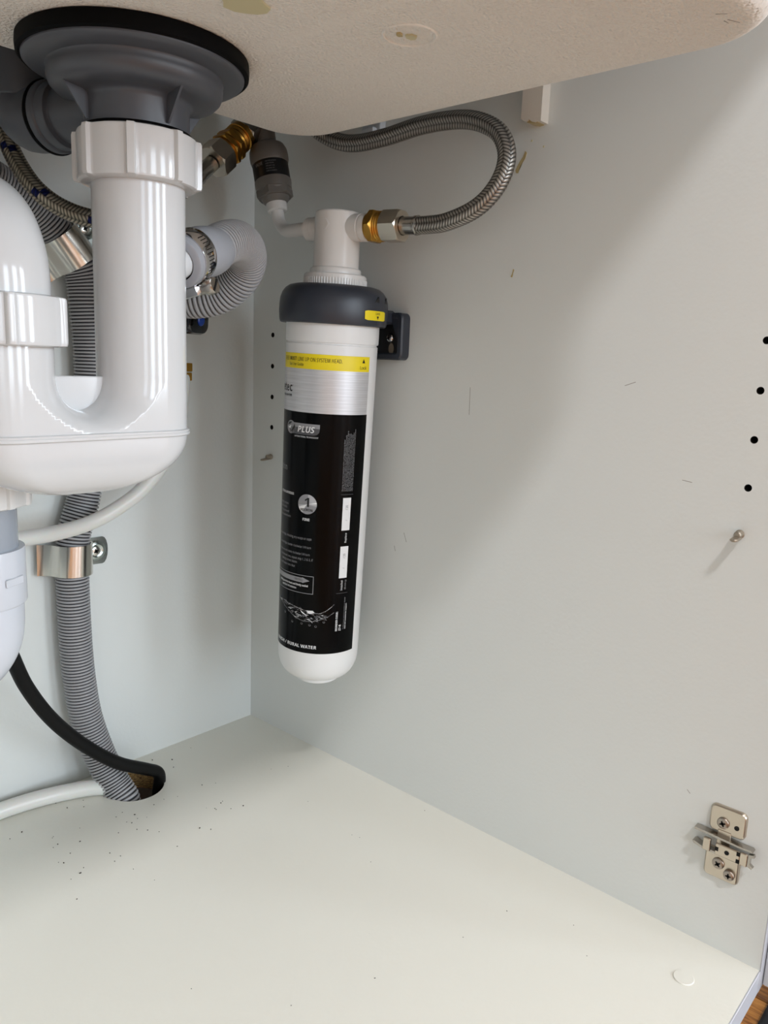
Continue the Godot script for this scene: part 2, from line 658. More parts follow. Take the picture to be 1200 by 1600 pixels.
	var lp := thing("ceiling_lamp", "square ceiling lamp panel above the kitchen floor", "lamp", LAMP)
	obj("lamp_body", solid(Vector3(-0.13, -0.012, -0.13), Vector3(0.13, 0.009, 0.13), 0.004), M.frame_white, lp)
	obj("lamp_panel", solid(Vector3(-0.11, -0.016, -0.11), Vector3(0.11, -0.0125, 0.11), 0.001), M.lamp_glow, lp)

# flat blot with an uneven edge, lying on the right wall (x = 0)
func blot(pts: Array, m: Material, parent: Node3D, called: String, thick := 0.0005) -> void:
	var g := Geo.new()
	var poly := PackedVector2Array()
	for p in pts:
		poly.append(p)
	g.extrude(poly, thick, Transform3D(Basis(Vector3(0, 0, 1), Vector3(0, 1, 0), Vector3(-1, 0, 0)), Vector3(0.0001, 0, 0)))
	obj(called, g, m, parent, true)

func stains(wr: Node3D) -> void:
	blot([Vector2(0.3175, 0.5590), Vector2(0.3195, 0.5585), Vector2(0.3205, 0.5620), Vector2(0.3225, 0.5655), Vector2(0.3250, 0.5685), Vector2(0.3262, 0.5725), Vector2(0.3248, 0.5740), Vector2(0.3228, 0.5700), Vector2(0.3200, 0.5665), Vector2(0.3185, 0.5640), Vector2(0.3170, 0.5610)], M.glue, wr, "glue_stain")
	blot([Vector2(0.3190, 0.4812), Vector2(0.3205, 0.4808), Vector2(0.3210, 0.4840), Vector2(0.3218, 0.4866), Vector2(0.3208, 0.4872), Vector2(0.3202, 0.4838)], M.glue, wr, "glue_stain")
	blot([Vector2(0.3290, 0.5800), Vector2(0.3303, 0.5798), Vector2(0.3305, 0.5812), Vector2(0.3294, 0.5816)], M.glue_pale, wr, "glue_stain")
	blot([Vector2(0.3400, 0.5745), Vector2(0.3411, 0.5742), Vector2(0.3412, 0.5756), Vector2(0.3402, 0.5758)], M.glue_pale, wr, "glue_stain")
	for s in [[Vector2(0.286, 0.3930), Vector2(0.2865, 0.3700)], [Vector2(0.2205, 0.2565), Vector2(0.2240, 0.2480)], [Vector2(0.2095, 0.2420), Vector2(0.2110, 0.2370)], [Vector2(0.4720, 0.3380), Vector2(0.4790, 0.3372)], [Vector2(0.5005, 0.1130), Vector2(0.5030, 0.1108)], [Vector2(0.4230, 0.4010), Vector2(0.4310, 0.4040)]]:
		var d: Vector2 = (s[1] - s[0]).normalized().orthogonal() * 0.00022
		blot([s[0] - d, s[0] + d, s[1] + d, s[1] - d], M.scuff, wr, "scuff", 0.00015)

# ---------------------------------------------------------------- sink
func rounded(x0: float, x1: float, z0: float, z1: float, r: float, y: float, steps := 10) -> PackedVector3Array:
	var ring := PackedVector3Array()
	for q in Geo.rrect(x1 - x0, z1 - z0, r, steps):
		ring.append(Vector3(q.x + (x0 + x1) * 0.5, y, q.y + (z0 + z1) * 0.5))
	return ring

func make_sink() -> void:
	var x0 := -0.74
	var x1 := -0.0940
	var z0 := 0.1745
	var z1 := 0.5400
	var yb := 0.579
	var t := thing("sink", "large pale fireclay sink seen from below with rough unglazed underside", "sink", Vector3(-0.4, yb, 0.36))
	var g := Geo.new()
	var rings := []
	for q in [0.15, 0.1, 0.06, 0.03, 0.018]:
		rings.append(rounded(x0 + q, x1 - q, z0 + q, z1 - q, maxf(0.042 - q, 0.012), yb))
	for k in 7:
		var a := PI * 0.5 * k / 6.0
		var e := 0.012 * (1.0 - sin(a))
		rings.append(rounded(x0 + e, x1 - e, z0 + e, z1 - e, 0.042 - e, yb + 0.012 * (1.0 - cos(a))))
	g.loft(rings, true, false, 50.0)
	obj("underside", g, M.fireclay, t, true)
	var w := Geo.new()
	var wr := []
	for q in [[0.0, 0.012], [0.0, 0.155], [0.004, 0.1595], [0.016, 0.1595], [0.02, 0.155], [0.024, 0.03], [0.05, 0.02], [0.15, 0.018]]:
		wr.append(rounded(x0 + q[0], x1 - q[0], z0 + q[0], z1 - q[0], maxf(0.042 - q[0], 0.015), yb + q[1]))
	w.loft(wr, false, true, 50.0)
	obj("bowl_wall", w, M.glaze, t, true)
	# scratches near the front corner
	var sc := Geo.new()
	for q in [[Vector2(-0.1330, 0.5190), Vector2(-0.1260, 0.5225)], [Vector2(-0.1325, 0.5172), Vector2(-0.1285, 0.5180)], [Vector2(-0.1420, 0.5165), Vector2(-0.1395, 0.5210)]]:
		var o: Vector2 = (q[1] - q[0]).normalized().orthogonal() * 0.0003
		sc.extrude(PackedVector2Array([q[0] - o, q[1] - o * 0.4, q[1] + o * 0.4, q[0] + o]), 0.0002, Transform3D(Basis(Vector3(1, 0, 0), Vector3(0, 0, 1), Vector3(0, -1, 0)), Vector3(0, yb + 0.0001, 0)))
	obj("scratch", sc, M.scuff, t, true)
	# cast ring and old glue on the underside
	var rg := Geo.new()
	var rng := RandomNumberGenerator.new()
	rng.seed = 4
	var torus := Geo.new()
	var trs := PackedVector2Array()
	for k in 9:
		var a := -PI * 0.5 + PI * k / 8.0
		trs.append(Vector2(0.0138 + 0.0009 * cos(PI * k / 8.0), -0.0008 * sin(PI * k / 8.0)))
	trs.reverse()
	torus.revolve(trs, 48, Transform3D(Basis(), Vector3(-0.2083, yb, 0.3828)))
	obj("cast_ring", torus, M.fireclay, t, true)
	for k in 60:
		if rng.randf() < 0.62 and not (k > 6 and k < 14):
			continue
		var a0 := TAU * k / 60.0
		var a1 := TAU * (k + 1) / 60.0
		var wd := rng.randf_range(0.0002, 0.0006)
		var pts := PackedVector2Array()
		for q in [[a0, 0.0135], [a1, 0.0135], [a1, 0.0135 + wd], [a0, 0.0135 + wd]]:
			pts.append(Vector2(cos(q[0]), sin(q[0])) * q[1])
		rg.extrude(pts, 0.0003, Transform3D(Basis(Vector3(1, 0, 0), Vector3(0, 0, 1), Vector3(0, -1, 0)), Vector3(-0.2083, yb + 0.0001, 0.3828)))
	obj("ring_mark", rg, M.scuff, t, true)
	for s in [[Vector2(-0.2860, 0.3440), 0.014, M.glue_pale], [Vector2(-0.2070, 0.3830), 0.0035, M.glue_pale], [Vector2(-0.2130, 0.3800), 0.0022, M.glue]]:
		var gg := Geo.new()
		var pts := PackedVector2Array()
		for k in 14:
			var a := TAU * k / 14.0
			pts.append(Vector2(cos(a), sin(a) * 0.8) * s[1] * rng.randf_range(0.75, 1.1))
		gg.extrude(pts, 0.0012, Transform3D(Basis(Vector3(1, 0, 0), Vector3(0, 0, 1), Vector3(0, -1, 0)), Vector3(s[0].x, yb + 0.0002, s[0].y)))
		obj("glue_blob", gg, s[2], t, true)

# ---------------------------------------------------------------- drain, overflow, trap
const DX := -0.2793
const DZ := 0.2369

func facing(x: float, z: float, deg: float) -> float:   # angle (as used by cos/sin in x, z) of a direction, measured clockwise in the picture from the one towards the viewer
	return atan2(0.6773 - z, -0.5485 - x) - deg_to_rad(deg)

func ribbed_nut(r: float, rib: float, y0: float, y1: float, count: int, first: float, hole: float) -> Geo:
	var g := Geo.new()
	var rings := []
	var m := 240
	var h := y1 - y0
	for q in [[hole, y0, 0], [0.93, y0, 0], [0.985, y0 + h * 0.03, 1], [1.0, y0 + h * 0.09, 1], [1.0, y1 - h * 0.09, 1], [0.985, y1 - h * 0.03, 1], [0.93, y1, 0], [hole, y1, 0]]:
		var ring := PackedVector3Array()
		for k in m:
			var a := TAU * k / m
			var d := fposmod(a - first + PI / count, TAU / count) - PI / count
			var w := 0.085
			var bump := clampf((w - absf(d)) / 0.03, 0.0, 1.0)
			bump = bump * bump * (3.0 - 2.0 * bump)
			var rr: float = r * q[0] + (rib * bump if q[2] == 1 else 0.0)
			if q[0] == hole:
				rr = hole
			ring.append(Vector3(cos(a) * rr, q[1], sin(a) * rr))
		rings.append(ring)
	g.loft(rings, false, false, 40.0)
	return g

func make_drain() -> void:
	var t := thing("sink_drain", "dark grey plastic sink drain basket with black rubber ring under the sink", "sink drain", Vector3(DX, 0.525, DZ))
	var g := Geo.new()
	g.revolve(PackedVector2Array([Vector2(0, 0.5285), Vector2(0.0295, 0.5285), Vector2(0.0298, 0.5500), Vector2(0.0306, 0.5520), Vector2(0.0325, 0.5532), Vector2(0.0370, 0.5538), Vector2(0.0420, 0.5546), Vector2(0.0455, 0.5560), Vector2(0.0478, 0.5582), Vector2(0.0489, 0.5610), Vector2(0.0491, 0.5635), Vector2(0.0488, 0.5658), Vector2(0.0494, 0.5668), Vector2(0.0520, 0.5674), Vector2(0.0580, 0.5680), Vector2(0.0604, 0.5688), Vector2(0.0613, 0.5696), Vector2(0.0615, 0.5712), Vector2(0, 0.5712)]), 96, Transform3D(Basis(), Vector3(DX, 0, DZ)), null, 40.0)
	obj("basket", g, M.grey_pvc, t, true)
	g = Geo.new()
	g.revolve(PackedVector2Array([Vector2(0.055, 0.5712), Vector2(0.0628, 0.5704), Vector2(0.0640, 0.5714), Vector2(0.0643, 0.5750), Vector2(0.0640, 0.5785), Vector2(0.0630, 0.5792), Vector2(0.055, 0.5792)]), 96, Transform3D(Basis(), Vector3(DX, 0, DZ)))
	obj("rubber_ring", g, M.rubber, t, true)
	g = Geo.new()
	g.revolve(PackedVector2Array([Vector2(0.028, 0.5335), Vector2(0.0312, 0.5338), Vector2(0.0318, 0.5352), Vector2(0.0312, 0.5366), Vector2(0.028, 0.5366)]), 64, Transform3D(Basis(), Vector3(DX, 0, DZ)))
	obj("sealing_ring", g, M.rubber, t, true)
	for deg in [-62.0, 33.0, 122.0, 212.0]:
		var a := facing(DX, DZ, deg)
		var b := Basis(Vector3(cos(a), 0, sin(a)), Vector3.UP, Vector3(cos(a), 0, sin(a)).cross(Vector3.UP))
		g = Geo.new()
		g.extrude(PackedVector2Array([Vector2(0.027, 0.5380), Vector2(0.0312, 0.5380), Vector2(0.0462, 0.5590), Vector2(0.030, 0.5590)]), 0.0014, Transform3D(b, Vector3(DX, 0, DZ) - b.z * 0.0007))
		obj("gusset", g, M.grey_pvc, t, true)
	# short branch at the back
	var dir := Vector3(-0.2, 0, -0.98).normalized()
	var xf := along(Vector3(DX, 0.5535, DZ), dir)
	g = Geo.new()
	g.revolve(PackedVector2Array([Vector2(0, 0.02), Vector2(0.0170, 0.02), Vector2(0.0170, 0.058), Vector2(0.0178, 0.0585), Vector2(0.0195, 0.0590), Vector2(0.0200, 0.0600), Vector2(0.0200, 0.0665), Vector2(0.0208, 0.0670), Vector2(0.0213, 0.0680), Vector2(0.0213, 0.0718), Vector2(0, 0.0718)]), 64, xf)
	obj("overflow_branch", g, M.grey_pvc, t, true)

	var o := thing("overflow_pipe", "dark grey overflow elbow pipe rising behind the sink beside the drain basket", "pipe", Vector3(DX, 0.5535, DZ) + dir * 0.09)
	g = Geo.new()
	g.revolve(PackedVector2Array([Vector2(0.015, 0.0720), Vector2(0.0216, 0.0721), Vector2(0.0221, 0.0735), Vector2(0.0216, 0.0749), Vector2(0.015, 0.0750)]), 64, xf)
	obj("sealing_ring", g, M.rubber, o, true)
	var base := Vector3(DX, 0.5535, DZ)
	var bend := [base + dir * 0.0752, base + dir * 0.084]
	for k in range(1, 7):
		var a := PI * 0.5 * k / 6.0
		bend.append(base + dir * (0.086 + 0.016 * sin(a)) + Vector3(0, 0.016 * (1.0 - cos(a)), 0))
	bend.append(base + dir * 0.102 + Vector3(0, 0.03, 0))
	obj("elbow", tube(bend, 0.0195, 48), M.grey_pvc, o, true)
	g = Geo.new()
	g.revolve(PackedVector2Array([Vector2(0.012, 0.5650), Vector2(0.0212, 0.5650), Vector2(0.0216, 0.5656), Vector2(0.0216, 0.735), Vector2(0.012, 0.735)]), 64, Transform3D(Basis(), Vector3(base.x + dir.x * 0.102, 0, base.z + dir.z * 0.102)))
	obj("riser", g, M.grey_pvc, o, true)

# signed distance of the trap's U, in the frame of the drain's axis
func trap_field(q: Vector3) -> float:
	var leg_a := Vector2(q.x, q.z).length() - 0.0268
	var leg_b := Vector2(q.x + 0.085, q.z).length() - 0.0268
	var cx := clampf(q.x, -0.085, 0.0)
	var low := q.y - 0.3635
	var e := Vector3((q.x - cx) / 0.0268, low / 0.0125, q.z / 0.0268)
	var le := e.length()
	var bowl := (le - 1.0) * le / maxf(Vector3(e.x / 0.0268, e.y / 0.0125, e.z / 0.0268).length(), 0.001)
	var k := 0.022
	var legs := minf(leg_a, leg_b)
	var hh := maxf(k - absf(legs - bowl), 0.0) / k
	var blend := minf(legs, bowl) - hh * hh * k * 0.25
	var wall := Vector2(q.x - cx, q.z).length() - 0.0268      # never wider than the stadium of the two legs
	return maxf(blend, wall)

func surface_net(g: Geo, lo: Vector3, hi: Vector3, cell: float) -> void:
	var nx := int((hi.x - lo.x) / cell) + 1
	var ny := int((hi.y - lo.y) / cell) + 1
	var nz := int((hi.z - lo.z) / cell) + 1
	var f := PackedFloat32Array()
	f.resize(nx * ny * nz)
	for i in nx:
		for j in ny:
			for k in nz:
				f[(i * ny + j) * nz + k] = trap_field(lo + Vector3(i, j, k) * cell)
	var ids := {}
	for i in nx - 1:
		for j in ny - 1:
			for k in nz - 1:
				var inside := 0
				for c in 8:
					if f[((i + (c & 1)) * ny + j + ((c >> 1) & 1)) * nz + k + (c >> 2)] < 0.0:
						inside += 1
				if inside == 0 or inside == 8:
					continue
				var q := lo + (Vector3(i, j, k) + Vector3.ONE * 0.5) * cell
				var gr := Vector3.UP
				for it in 3:
					var h := 0.0003
					var d := trap_field(q)
					gr = Vector3(trap_field(q + Vector3(h, 0, 0)) - trap_field(q - Vector3(h, 0, 0)), trap_field(q + Vector3(0, h, 0)) - trap_field(q - Vector3(0, h, 0)), trap_field(q + Vector3(0, 0, h)) - trap_field(q - Vector3(0, 0, h))) / (2.0 * h)
					q -= gr * d / maxf(gr.length_squared(), 0.05)
				ids[Vector3i(i, j, k)] = g.v.size()
				g.v.append(q)
				g.n.append(gr.normalized())
				g.uv.append(Vector2(q.x, q.y))
	var axes := [[Vector3i(1, 0, 0), Vector3i(0, 1, 0), Vector3i(0, 0, 1)], [Vector3i(0, 1, 0), Vector3i(1, 0, 0), Vector3i(0, 0, 1)], [Vector3i(0, 0, 1), Vector3i(1, 0, 0), Vector3i(0, 1, 0)]]
	for c in ids:
		for ax in axes:
			var a: Vector3i = c
			if not (ids.has(a - ax[1]) and ids.has(a - ax[2]) and ids.has(a - ax[1] - ax[2])):
				continue
			var u: Vector3i = a + ax[0]
			if (f[(a.x * ny + a.y) * nz + a.z] < 0.0) == (f[(u.x * ny + u.y) * nz + u.z] < 0.0):
				continue
			var i0: int = ids[a]
			var i1: int = ids[a - ax[1]]
			var i2: int = ids[a - ax[1] - ax[2]]
			var i3: int = ids[a - ax[2]]
			g.face(i0, i1, i2)
			g.face(i0, i2, i3)

func stadium(half: float, r: float, y: float) -> PackedVector3Array:
	var ring := PackedVector3Array()
	for k in 97:
		var a := -PI * 0.5 + PI * k / 96.0
		ring.append(Vector3(half + cos(a) * r, y, sin(a) * r))
	for k in 97:
		var a := PI * 0.5 + PI * k / 96.0
		ring.append(Vector3(-half + cos(a) * r, y, sin(a) * r))
	return ring

func make_trap() -> void:
	var t := thing("sink_trap", "glossy white plastic sink trap with U bend under the drain basket", "sink trap", Vector3(DX, 0.3276, DZ))
	var at := Transform3D(Basis(), Vector3(DX, 0, DZ))
	var g := Geo.new()
	surface_net(g, Vector3(-0.118, 0.3625, -0.032), Vector3(0.033, 0.4255, 0.032), 0.0017)
	var tail := Geo.new()
	for i in g.v.size():
		g.v[i] = at * g.v[i]
	obj("u_bend", g, M.white_pvc, t, true)
	tail.revolve(PackedVector2Array([Vector2(0.0268, 0.4235), Vector2(0.0268, 0.530), Vector2(0.022, 0.530)]), 96, at)
	obj("inlet_pipe", tail, M.white_pvc, t, true)
	var mid := Vector3(DX - 0.0425, 0, DZ)
	g = Geo.new()
	var rings := []
	for k in 15:
		var a := sin(PI * 0.5 * k / 14.0)
		var s := pow(1.0 - pow(a, 2.15), 1.0 / 2.15) if k < 14 else 0.02
		rings.append(stadium(0.0425 * s, 0.0268 * s, 0.3625 - 0.0350 * a))
	rings.reverse()
	g.loft(rings, true, true, 30.0, Transform3D(Basis(), mid))
	obj("clean_out_cap", g, M.white_pvc, t, true)
	g = Geo.new()
	rings = []
	for q in [[0.0262, 0.3613], [0.0278, 0.3614], [0.0285, 0.3620], [0.0285, 0.3634], [0.0281, 0.3637], [0.0283, 0.3641], [0.0283, 0.3648], [0.0276, 0.3654], [0.0262, 0.3655]]:
		rings.append(stadium(0.0425, q[0], q[1]))
	g.loft(rings, false, false, 40.0, Transform3D(Basis(), mid))
	obj("seam_flange", g, M.white_pvc, t, true)
	obj("web", solid(Vector3(DX - 0.062, 0.366, DZ - 0.003), Vector3(DX - 0.023, 0.3962, DZ + 0.001), 0.0006), M.white_pvc, t, true)
	g = ribbed_nut(0.0342, 0.0026, 0.5068, 0.5350, 8, facing(DX, DZ, -6.0), 0.0266)
	var nut := obj("nut", g, M.white_pvc, t, true)
	nut.position += Vector3(DX, 0, DZ)
	var lx := DX - 0.085
	g = ribbed_nut(0.0330, 0.0022, 0.4118, 0.4385, 6, facing(lx, DZ, 10.0), 0.0262)
	nut = obj("nut", g, M.white_pvc, t, true)
	nut.position += Vector3(lx, 0, DZ)
	# return bend over the left leg
	var pts := [Vector3(lx, 0.425, DZ), Vector3(lx, 0.438, DZ)]
	for k in range(1, 16):
		var a := PI * k / 16.0
		pts.append(Vector3(lx + 0.0093 * (0.5 - 0.5 * cos(a)), 0.441 + 0.0385 * sin(a), DZ - 0.0385 + 0.0385 * cos(a)))
	pts.append(Vector3(-0.355, 0.438, 0.160))
	pts.append(Vector3(-0.355, 0.3432, 0.160))
	obj("return_bend", tube(pts, 0.0265, 64), M.white_pvc, t, true)
	# dishwasher spigot at the back of the inlet pipe
	var dir := Vector3(0.03, 0.0137, -0.0152).normalized()
	g = Geo.new()
	g.revolve(PackedVector2Array([Vector2(0, 0.0), Vector2(0.0102, 0.0), Vector2(0.0102, 0.060), Vector2(0, 0.060)]), 40, along(Vector3(-0.2770, 0.4568, 0.2515), dir))
	obj("spigot", g, M.white_pvc, t, true)

	var w := thing("waste_pipe", "pale grey waste pipe and coupler at the left edge below the trap", "pipe", Vector3(-0.355, 0.2, 0.160))
	var wa := Transform3D(Basis(), Vector3(-0.355, 0, 0.160))
	var wn := obj("nut", ribbed_nut(0.0345, 0.0020, 0.3125, 0.3420, 12, 0.2, 0.0262), M.white_matt, w, true)
	wn.position += Vector3(-0.355, 0, 0.160)
	g = Geo.new()
	g.revolve(PackedVector2Array([Vector2(0.026, 0.335), Vector2(0.0262, 0.27), Vector2(0.02, 0.27)]), 64, wa)
	obj("pipe_length", g, M.mid_pvc, w, true)
	g = Geo.new()
	g.revolve(PackedVector2Array([Vector2(0.020, 0.2480), Vector2(0.0290, 0.2480), Vector2(0.0297, 0.2488), Vector2(0.0300, 0.2495), Vector2(0.0300, 0.2840), Vector2(0.0297, 0.2850), Vector2(0.0262, 0.2850)]), 64, wa)
	obj("coupler", g, M.pale_pvc, w, true)
	var ma := facing(-0.355, 0.160, 47.0)
	g = Geo.new()
	g.rbox(Vector3(0.0012, 0.0052, 0.0150), 0.0004, wa * Transform3D(Basis(Vector3.UP, -ma), Vector3(cos(ma) * 0.0299, 0.2655, sin(ma) * 0.0299)))
	obj("raised_mark", g, M.pale_pvc, w, true)
	pts = [Vector3(-0.355, 0.251, 0.160), Vector3(-0.355, 0.238, 0.160)]
	var side := Vector3(-0.665, 0, -0.745)
	for k in range(1, 7):
		var a := PI * 0.5 * k / 6.0
		pts.append(Vector3(-0.355, 0.236 - 0.034 * sin(a), 0.160) + side * 0.034 * (1.0 - cos(a)))
	pts.append(Vector3(-0.355, 0.202, 0.160) + side * 0.20)
	obj("lower_bend", tube(pts, 0.0278, 64), M.pale_pvc, w, true)

# ---------------------------------------------------------------- hoses, cables, clips
func screw(at: Vector3, dir: Vector3, r: float, h: float, spin: float, parent: Node3D, m: Material, dome := 0.5) -> void:
	var xf := along(at, dir)
	var g := Geo.new()
	var prof := PackedVector2Array([Vector2(r * 0.5, -h), Vector2(r, 0.0), Vector2(r, h * (1.0 - dome))])
	for k in range(1, 7):
		var a := PI * 0.5 * k / 6.0
		prof.append(Vector2(r * cos(a) if k < 6 else r * 0.40, h * (1.0 - dome) + h * dome * sin(a)))
	prof.append(Vector2(r * 0.36, h * 0.97))
	prof.append(Vector2(r * 0.30, h * 0.15))
	prof.append(Vector2(0, h * 0.10))
	prof.remove_at(prof.size() - 1)
	prof.remove_at(prof.size() - 1)
	prof.remove_at(prof.size() - 1)
	prof.append(Vector2(0.0, h))
	g.revolve(prof, 28, xf)
	var s := obj("screw", g, m, parent, true)
	var c := Geo.new()
	for k in 2:
		c.rbox(Vector3(r * 1.05, 0.0003, r * 0.26), 0.0001, xf * Transform3D(Basis(Vector3.UP, spin + k * PI * 0.5), Vector3(0, h + 0.0001, 0)))
	c.rbox(Vector3(r * 0.5, 0.0003, r * 0.5), 0.0001, xf * Transform3D(Basis(Vector3.UP, spin), Vector3(0, h + 0.0001, 0)))
	var cross := obj("cross_recess", c, M.recess, s)
	cross.transform = Transform3D()

func pipe_clip(at: Vector3, axis: Vector3, label: String) -> void:
	var t := thing("pipe_clip", label, "pipe clip", at, "saddle clips holding the grey drain hose")
	var side := axis.cross(Vector3(0, 0, 1)).normalized()
	if side.x < 0.0:
		side = -side
	var b := Basis(side, Vector3(0, 0, 1), side.cross(Vector3(0, 0, 1)))    # x across, y out from the wall, z along the hose
	var line := PackedVector2Array()
	line.append(Vector2(-0.0275, 0.0070))
	line.append(Vector2(-0.0235, 0.0090))
	line.append(Vector2(-0.0200, 0.0120))
	line.append(Vector2(-0.0175, 0.0160))
	for k in 17:
		var a := PI * (0.93 - 0.93 * k / 16.0)
		line.append(Vector2(cos(a) * 0.0164, 0.0167 + sin(a) * 0.0164))
	line.append(Vector2(0.0165, 0.0060))
	line.append(Vector2(0.0168, 0.0026))
	line.append(Vector2(0.0195, 0.0014))
	var g := Geo.new()
	var poly := PackedVector2Array()
	for q in line:
		poly.append(q)
	for i in range(line.size() - 1, -1, -1):
		var d := (line[mini(i + 1, line.size() - 1)] - line[maxi(i - 1, 0)]).normalized()
		poly.append(line[i] + d.orthogonal() * -0.0010)
	g.extrude(poly, 0.028, Transform3D(b, at - b.z * 0.014), 40.0)
	obj("saddle", g, M.zinc_bright, t, true)
	# ear with a raised ring round its screw
	g = Geo.new()
	var ear := PackedVector2Array([Vector2(0.0165, 0.0125)])
	for k in 9:
		var a := PI * 0.5 - PI * k / 8.0
		ear.append(Vector2(0.0375 + 0.0055 * cos(a), 0.013 * sin(a)))
	ear.append(Vector2(0.0165, -0.0125))
	g.extrude(ear, 0.0014, Transform3D(Basis(b.x, b.z, b.x.cross(b.z)), at + b.y * (0.0002 if b.x.cross(b.z).dot(b.y) > 0.0 else 0.0016)))
	obj("ear", g, M.zinc, t, true)
	g = Geo.new()
	g.revolve(PackedVector2Array([Vector2(0.0100, 0.0014), Vector2(0.0092, 0.0022), Vector2(0.0078, 0.0030), Vector2(0.0064, 0.0034), Vector2(0.0052, 0.0026), Vector2(0.0, 0.0024)]), 32, along(at + b.x * 0.0310, Vector3(0, 0, 1)))
	obj("raised_ring", g, M.zinc, t, true)
	screw(at + b.x * 0.0300 + Vector3(0, 0, 0.0024), Vector3(0, 0, 1), 0.0046, 0.0018, 0.5, t, M.zinc_bright)

func make_hoses() -> void:
	var g := Geo.new()
	var pts := [Vector3(-0.1919, -0.040, 0.0540), Vector3(-0.1919, -0.0088, 0.0500), Vector3(-0.1970, 0.0090, 0.0400), Vector3(-0.2040, 0.0347, 0.0285), Vector3(-0.2126, 0.0738, 0.0210), Vector3(-0.2165, 0.1125, 0.0180), Vector3(-0.2183, 0.1501, 0.0170), Vector3(-0.2190, 0.1989, 0.0168), Vector3(-0.2184, 0.2298, 0.0166), Vector3(-0.2153, 0.2517, 0.0168), Vector3(-0.2064, 0.2798, 0.0170), Vector3(-0.1982, 0.3255, 0.0170), Vector3(-0.1952, 0.3820, 0.0170), Vector3(-0.1953, 0.4152, 0.0170), Vector3(-0.1977, 0.4476, 0.0170), Vector3(-0.2012, 0.4765, 0.0170), Vector3(-0.2121, 0.4950, 0.0168), Vector3(-0.2245, 0.5078, 0.0170), Vector3(-0.2421, 0.5217, 0.0180), Vector3(-0.2682, 0.5349, 0.0220), Vector3(-0.2950, 0.5430, 0.0280), Vector3(-0.34, 0.545, 0.03), Vector3(-0.42, 0.50, 0.03), Vector3(-0.46, 0.40, 0.02)]
	var run := Run.new(pts)
	ridged(g, run, 0.0145, 0.0120, 0.00300, 0.0, run.length, 32, 0.44)
	var dh := thing("drain_hose", "long ridged grey drain hose running down the back wall into the floor hole", "hose", Vector3(-0.2184, 0.0, 0.017))
	obj("ridges", g, M.hose_grey, dh, true)
	var core := Geo.new()
	var cp := PackedVector2Array([Vector2(0, 0)])
	for i in run.o.size():
		cp.append(Vector2(0.0132, i * run.step))
	cp.append(Vector2(0, run.length))
	core.revolve(cp, 28, Transform3D(), run)
	obj("core", core, M.hose_core, dh, true)
	pipe_clip(Vector3(-0.2184, 0.2272, 0.0), Vector3(0.02, 1, 0), "shiny metal saddle clip on the grey hose below the white trap")
	pipe_clip(Vector3(-0.2121, 0.4950, 0.0), Vector3(-0.654, 0.757, 0), "shiny metal saddle clip on the grey hose, the upper one between the trap legs")

	# dishwasher hose: smooth cuff, worm clamp, ridged loop
	var loop := [Vector3(-0.2690, 0.4605, 0.2475), Vector3(-0.2570, 0.4657, 0.2411), Vector3(-0.2440, 0.4715, 0.2341), Vector3(-0.2306, 0.4762, 0.2275), Vector3(-0.2150, 0.4800, 0.2198), Vector3(-0.1971, 0.4880, 0.2100), Vector3(-0.1766, 0.4930, 0.1979), Vector3(-0.1570, 0.4912, 0.1835), Vector3(-0.1460, 0.4830, 0.1718), Vector3(-0.1440, 0.4712, 0.1594), Vector3(-0.1500, 0.4590, 0.1429), Vector3(-0.1600, 0.4545, 0.1267), Vector3(-0.1690, 0.4555, 0.1031), Vector3(-0.1700, 0.4640, 0.0696), Vector3(-0.1640, 0.4740, 0.0355), Vector3(-0.1600, 0.4760, 0.002)]
	var lr := Run.new(loop)
	var t := thing("dishwasher_hose", "light grey ridged hose looping from the trap with a smooth cuff and steel clamp", "hose", Vector3(-0.20, 0.45, 0.20))
	g = Geo.new()
	ridged(g, lr, 0.0146, 0.0112, 0.0034, 0.070, lr.length - 0.004, 32, 0.40)
	obj("ridged_hose", g, M.loop_grey, t, true)
	g = Geo.new()
	g.revolve(PackedVector2Array([Vector2(0.0110, 0.016), Vector2(0.0148, 0.016), Vector2(0.0158, 0.0166), Vector2(0.0161, 0.018), Vector2(0.0159, 0.038), Vector2(0.0160, 0.042), Vector2(0.0164, 0.046), Vector2(0.0166, 0.049), Vector2(0.0163, 0.060), Vector2(0.0156, 0.066), Vector2(0.0146, 0.0705), Vector2(0.010, 0.0708)]), 56, Transform3D(), lr)
	obj("cuff", g, M.cuff_grey, t, true)
	g = Geo.new()
	g.revolve(PackedVector2Array([Vector2(0.0150, 0.0225), Vector2(0.0168, 0.0225), Vector2(0.0170, 0.0229), Vector2(0.0170, 0.0386), Vector2(0.0168, 0.0390), Vector2(0.0150, 0.0390)]), 64, Transform3D(), lr)
	var band := obj("clamp_band", g, M.chrome, t, true)
	# slots of the band, the worm housing and its slotted screw
	var f := lr.frame(0.0308)
	var towards := (Vector3(-0.5485, 0.411, 0.6773) - f.origin)
	var a0 := atan2(towards.dot(f.basis.z), towards.dot(f.basis.x))
	g = Geo.new()
	for k in 12:
		var a := a0 + (k - 7.5) * 0.13
		var out := f.basis.x * cos(a) + f.basis.z * sin(a)
		g.rbox(Vector3(0.0005, 0.0004, 0.0068), 0.0001, Transform3D(Basis(f.basis.y.cross(out), out, f.basis.y), f.origin + out * 0.01712))
	obj("slot", g, M.recess, band).transform = Transform3D()
	var front := (towards - f.basis.y * towards.dot(f.basis.y)).normalized()
	var down := (front * cos(1.70) + f.basis.y.cross(front) * sin(1.70)).normalized()
	var tang := -f.basis.y.cross(down).normalized()
	g = Geo.new()
	g.rbox(Vector3(0.0125, 0.015, 0.0075), 0.0018, Transform3D(Basis(f.basis.y, tang, f.basis.y.cross(tang)), f.origin + down * 0.0204 - tang * 0.005))
	obj("worm_housing", g, M.chrome, t, true)
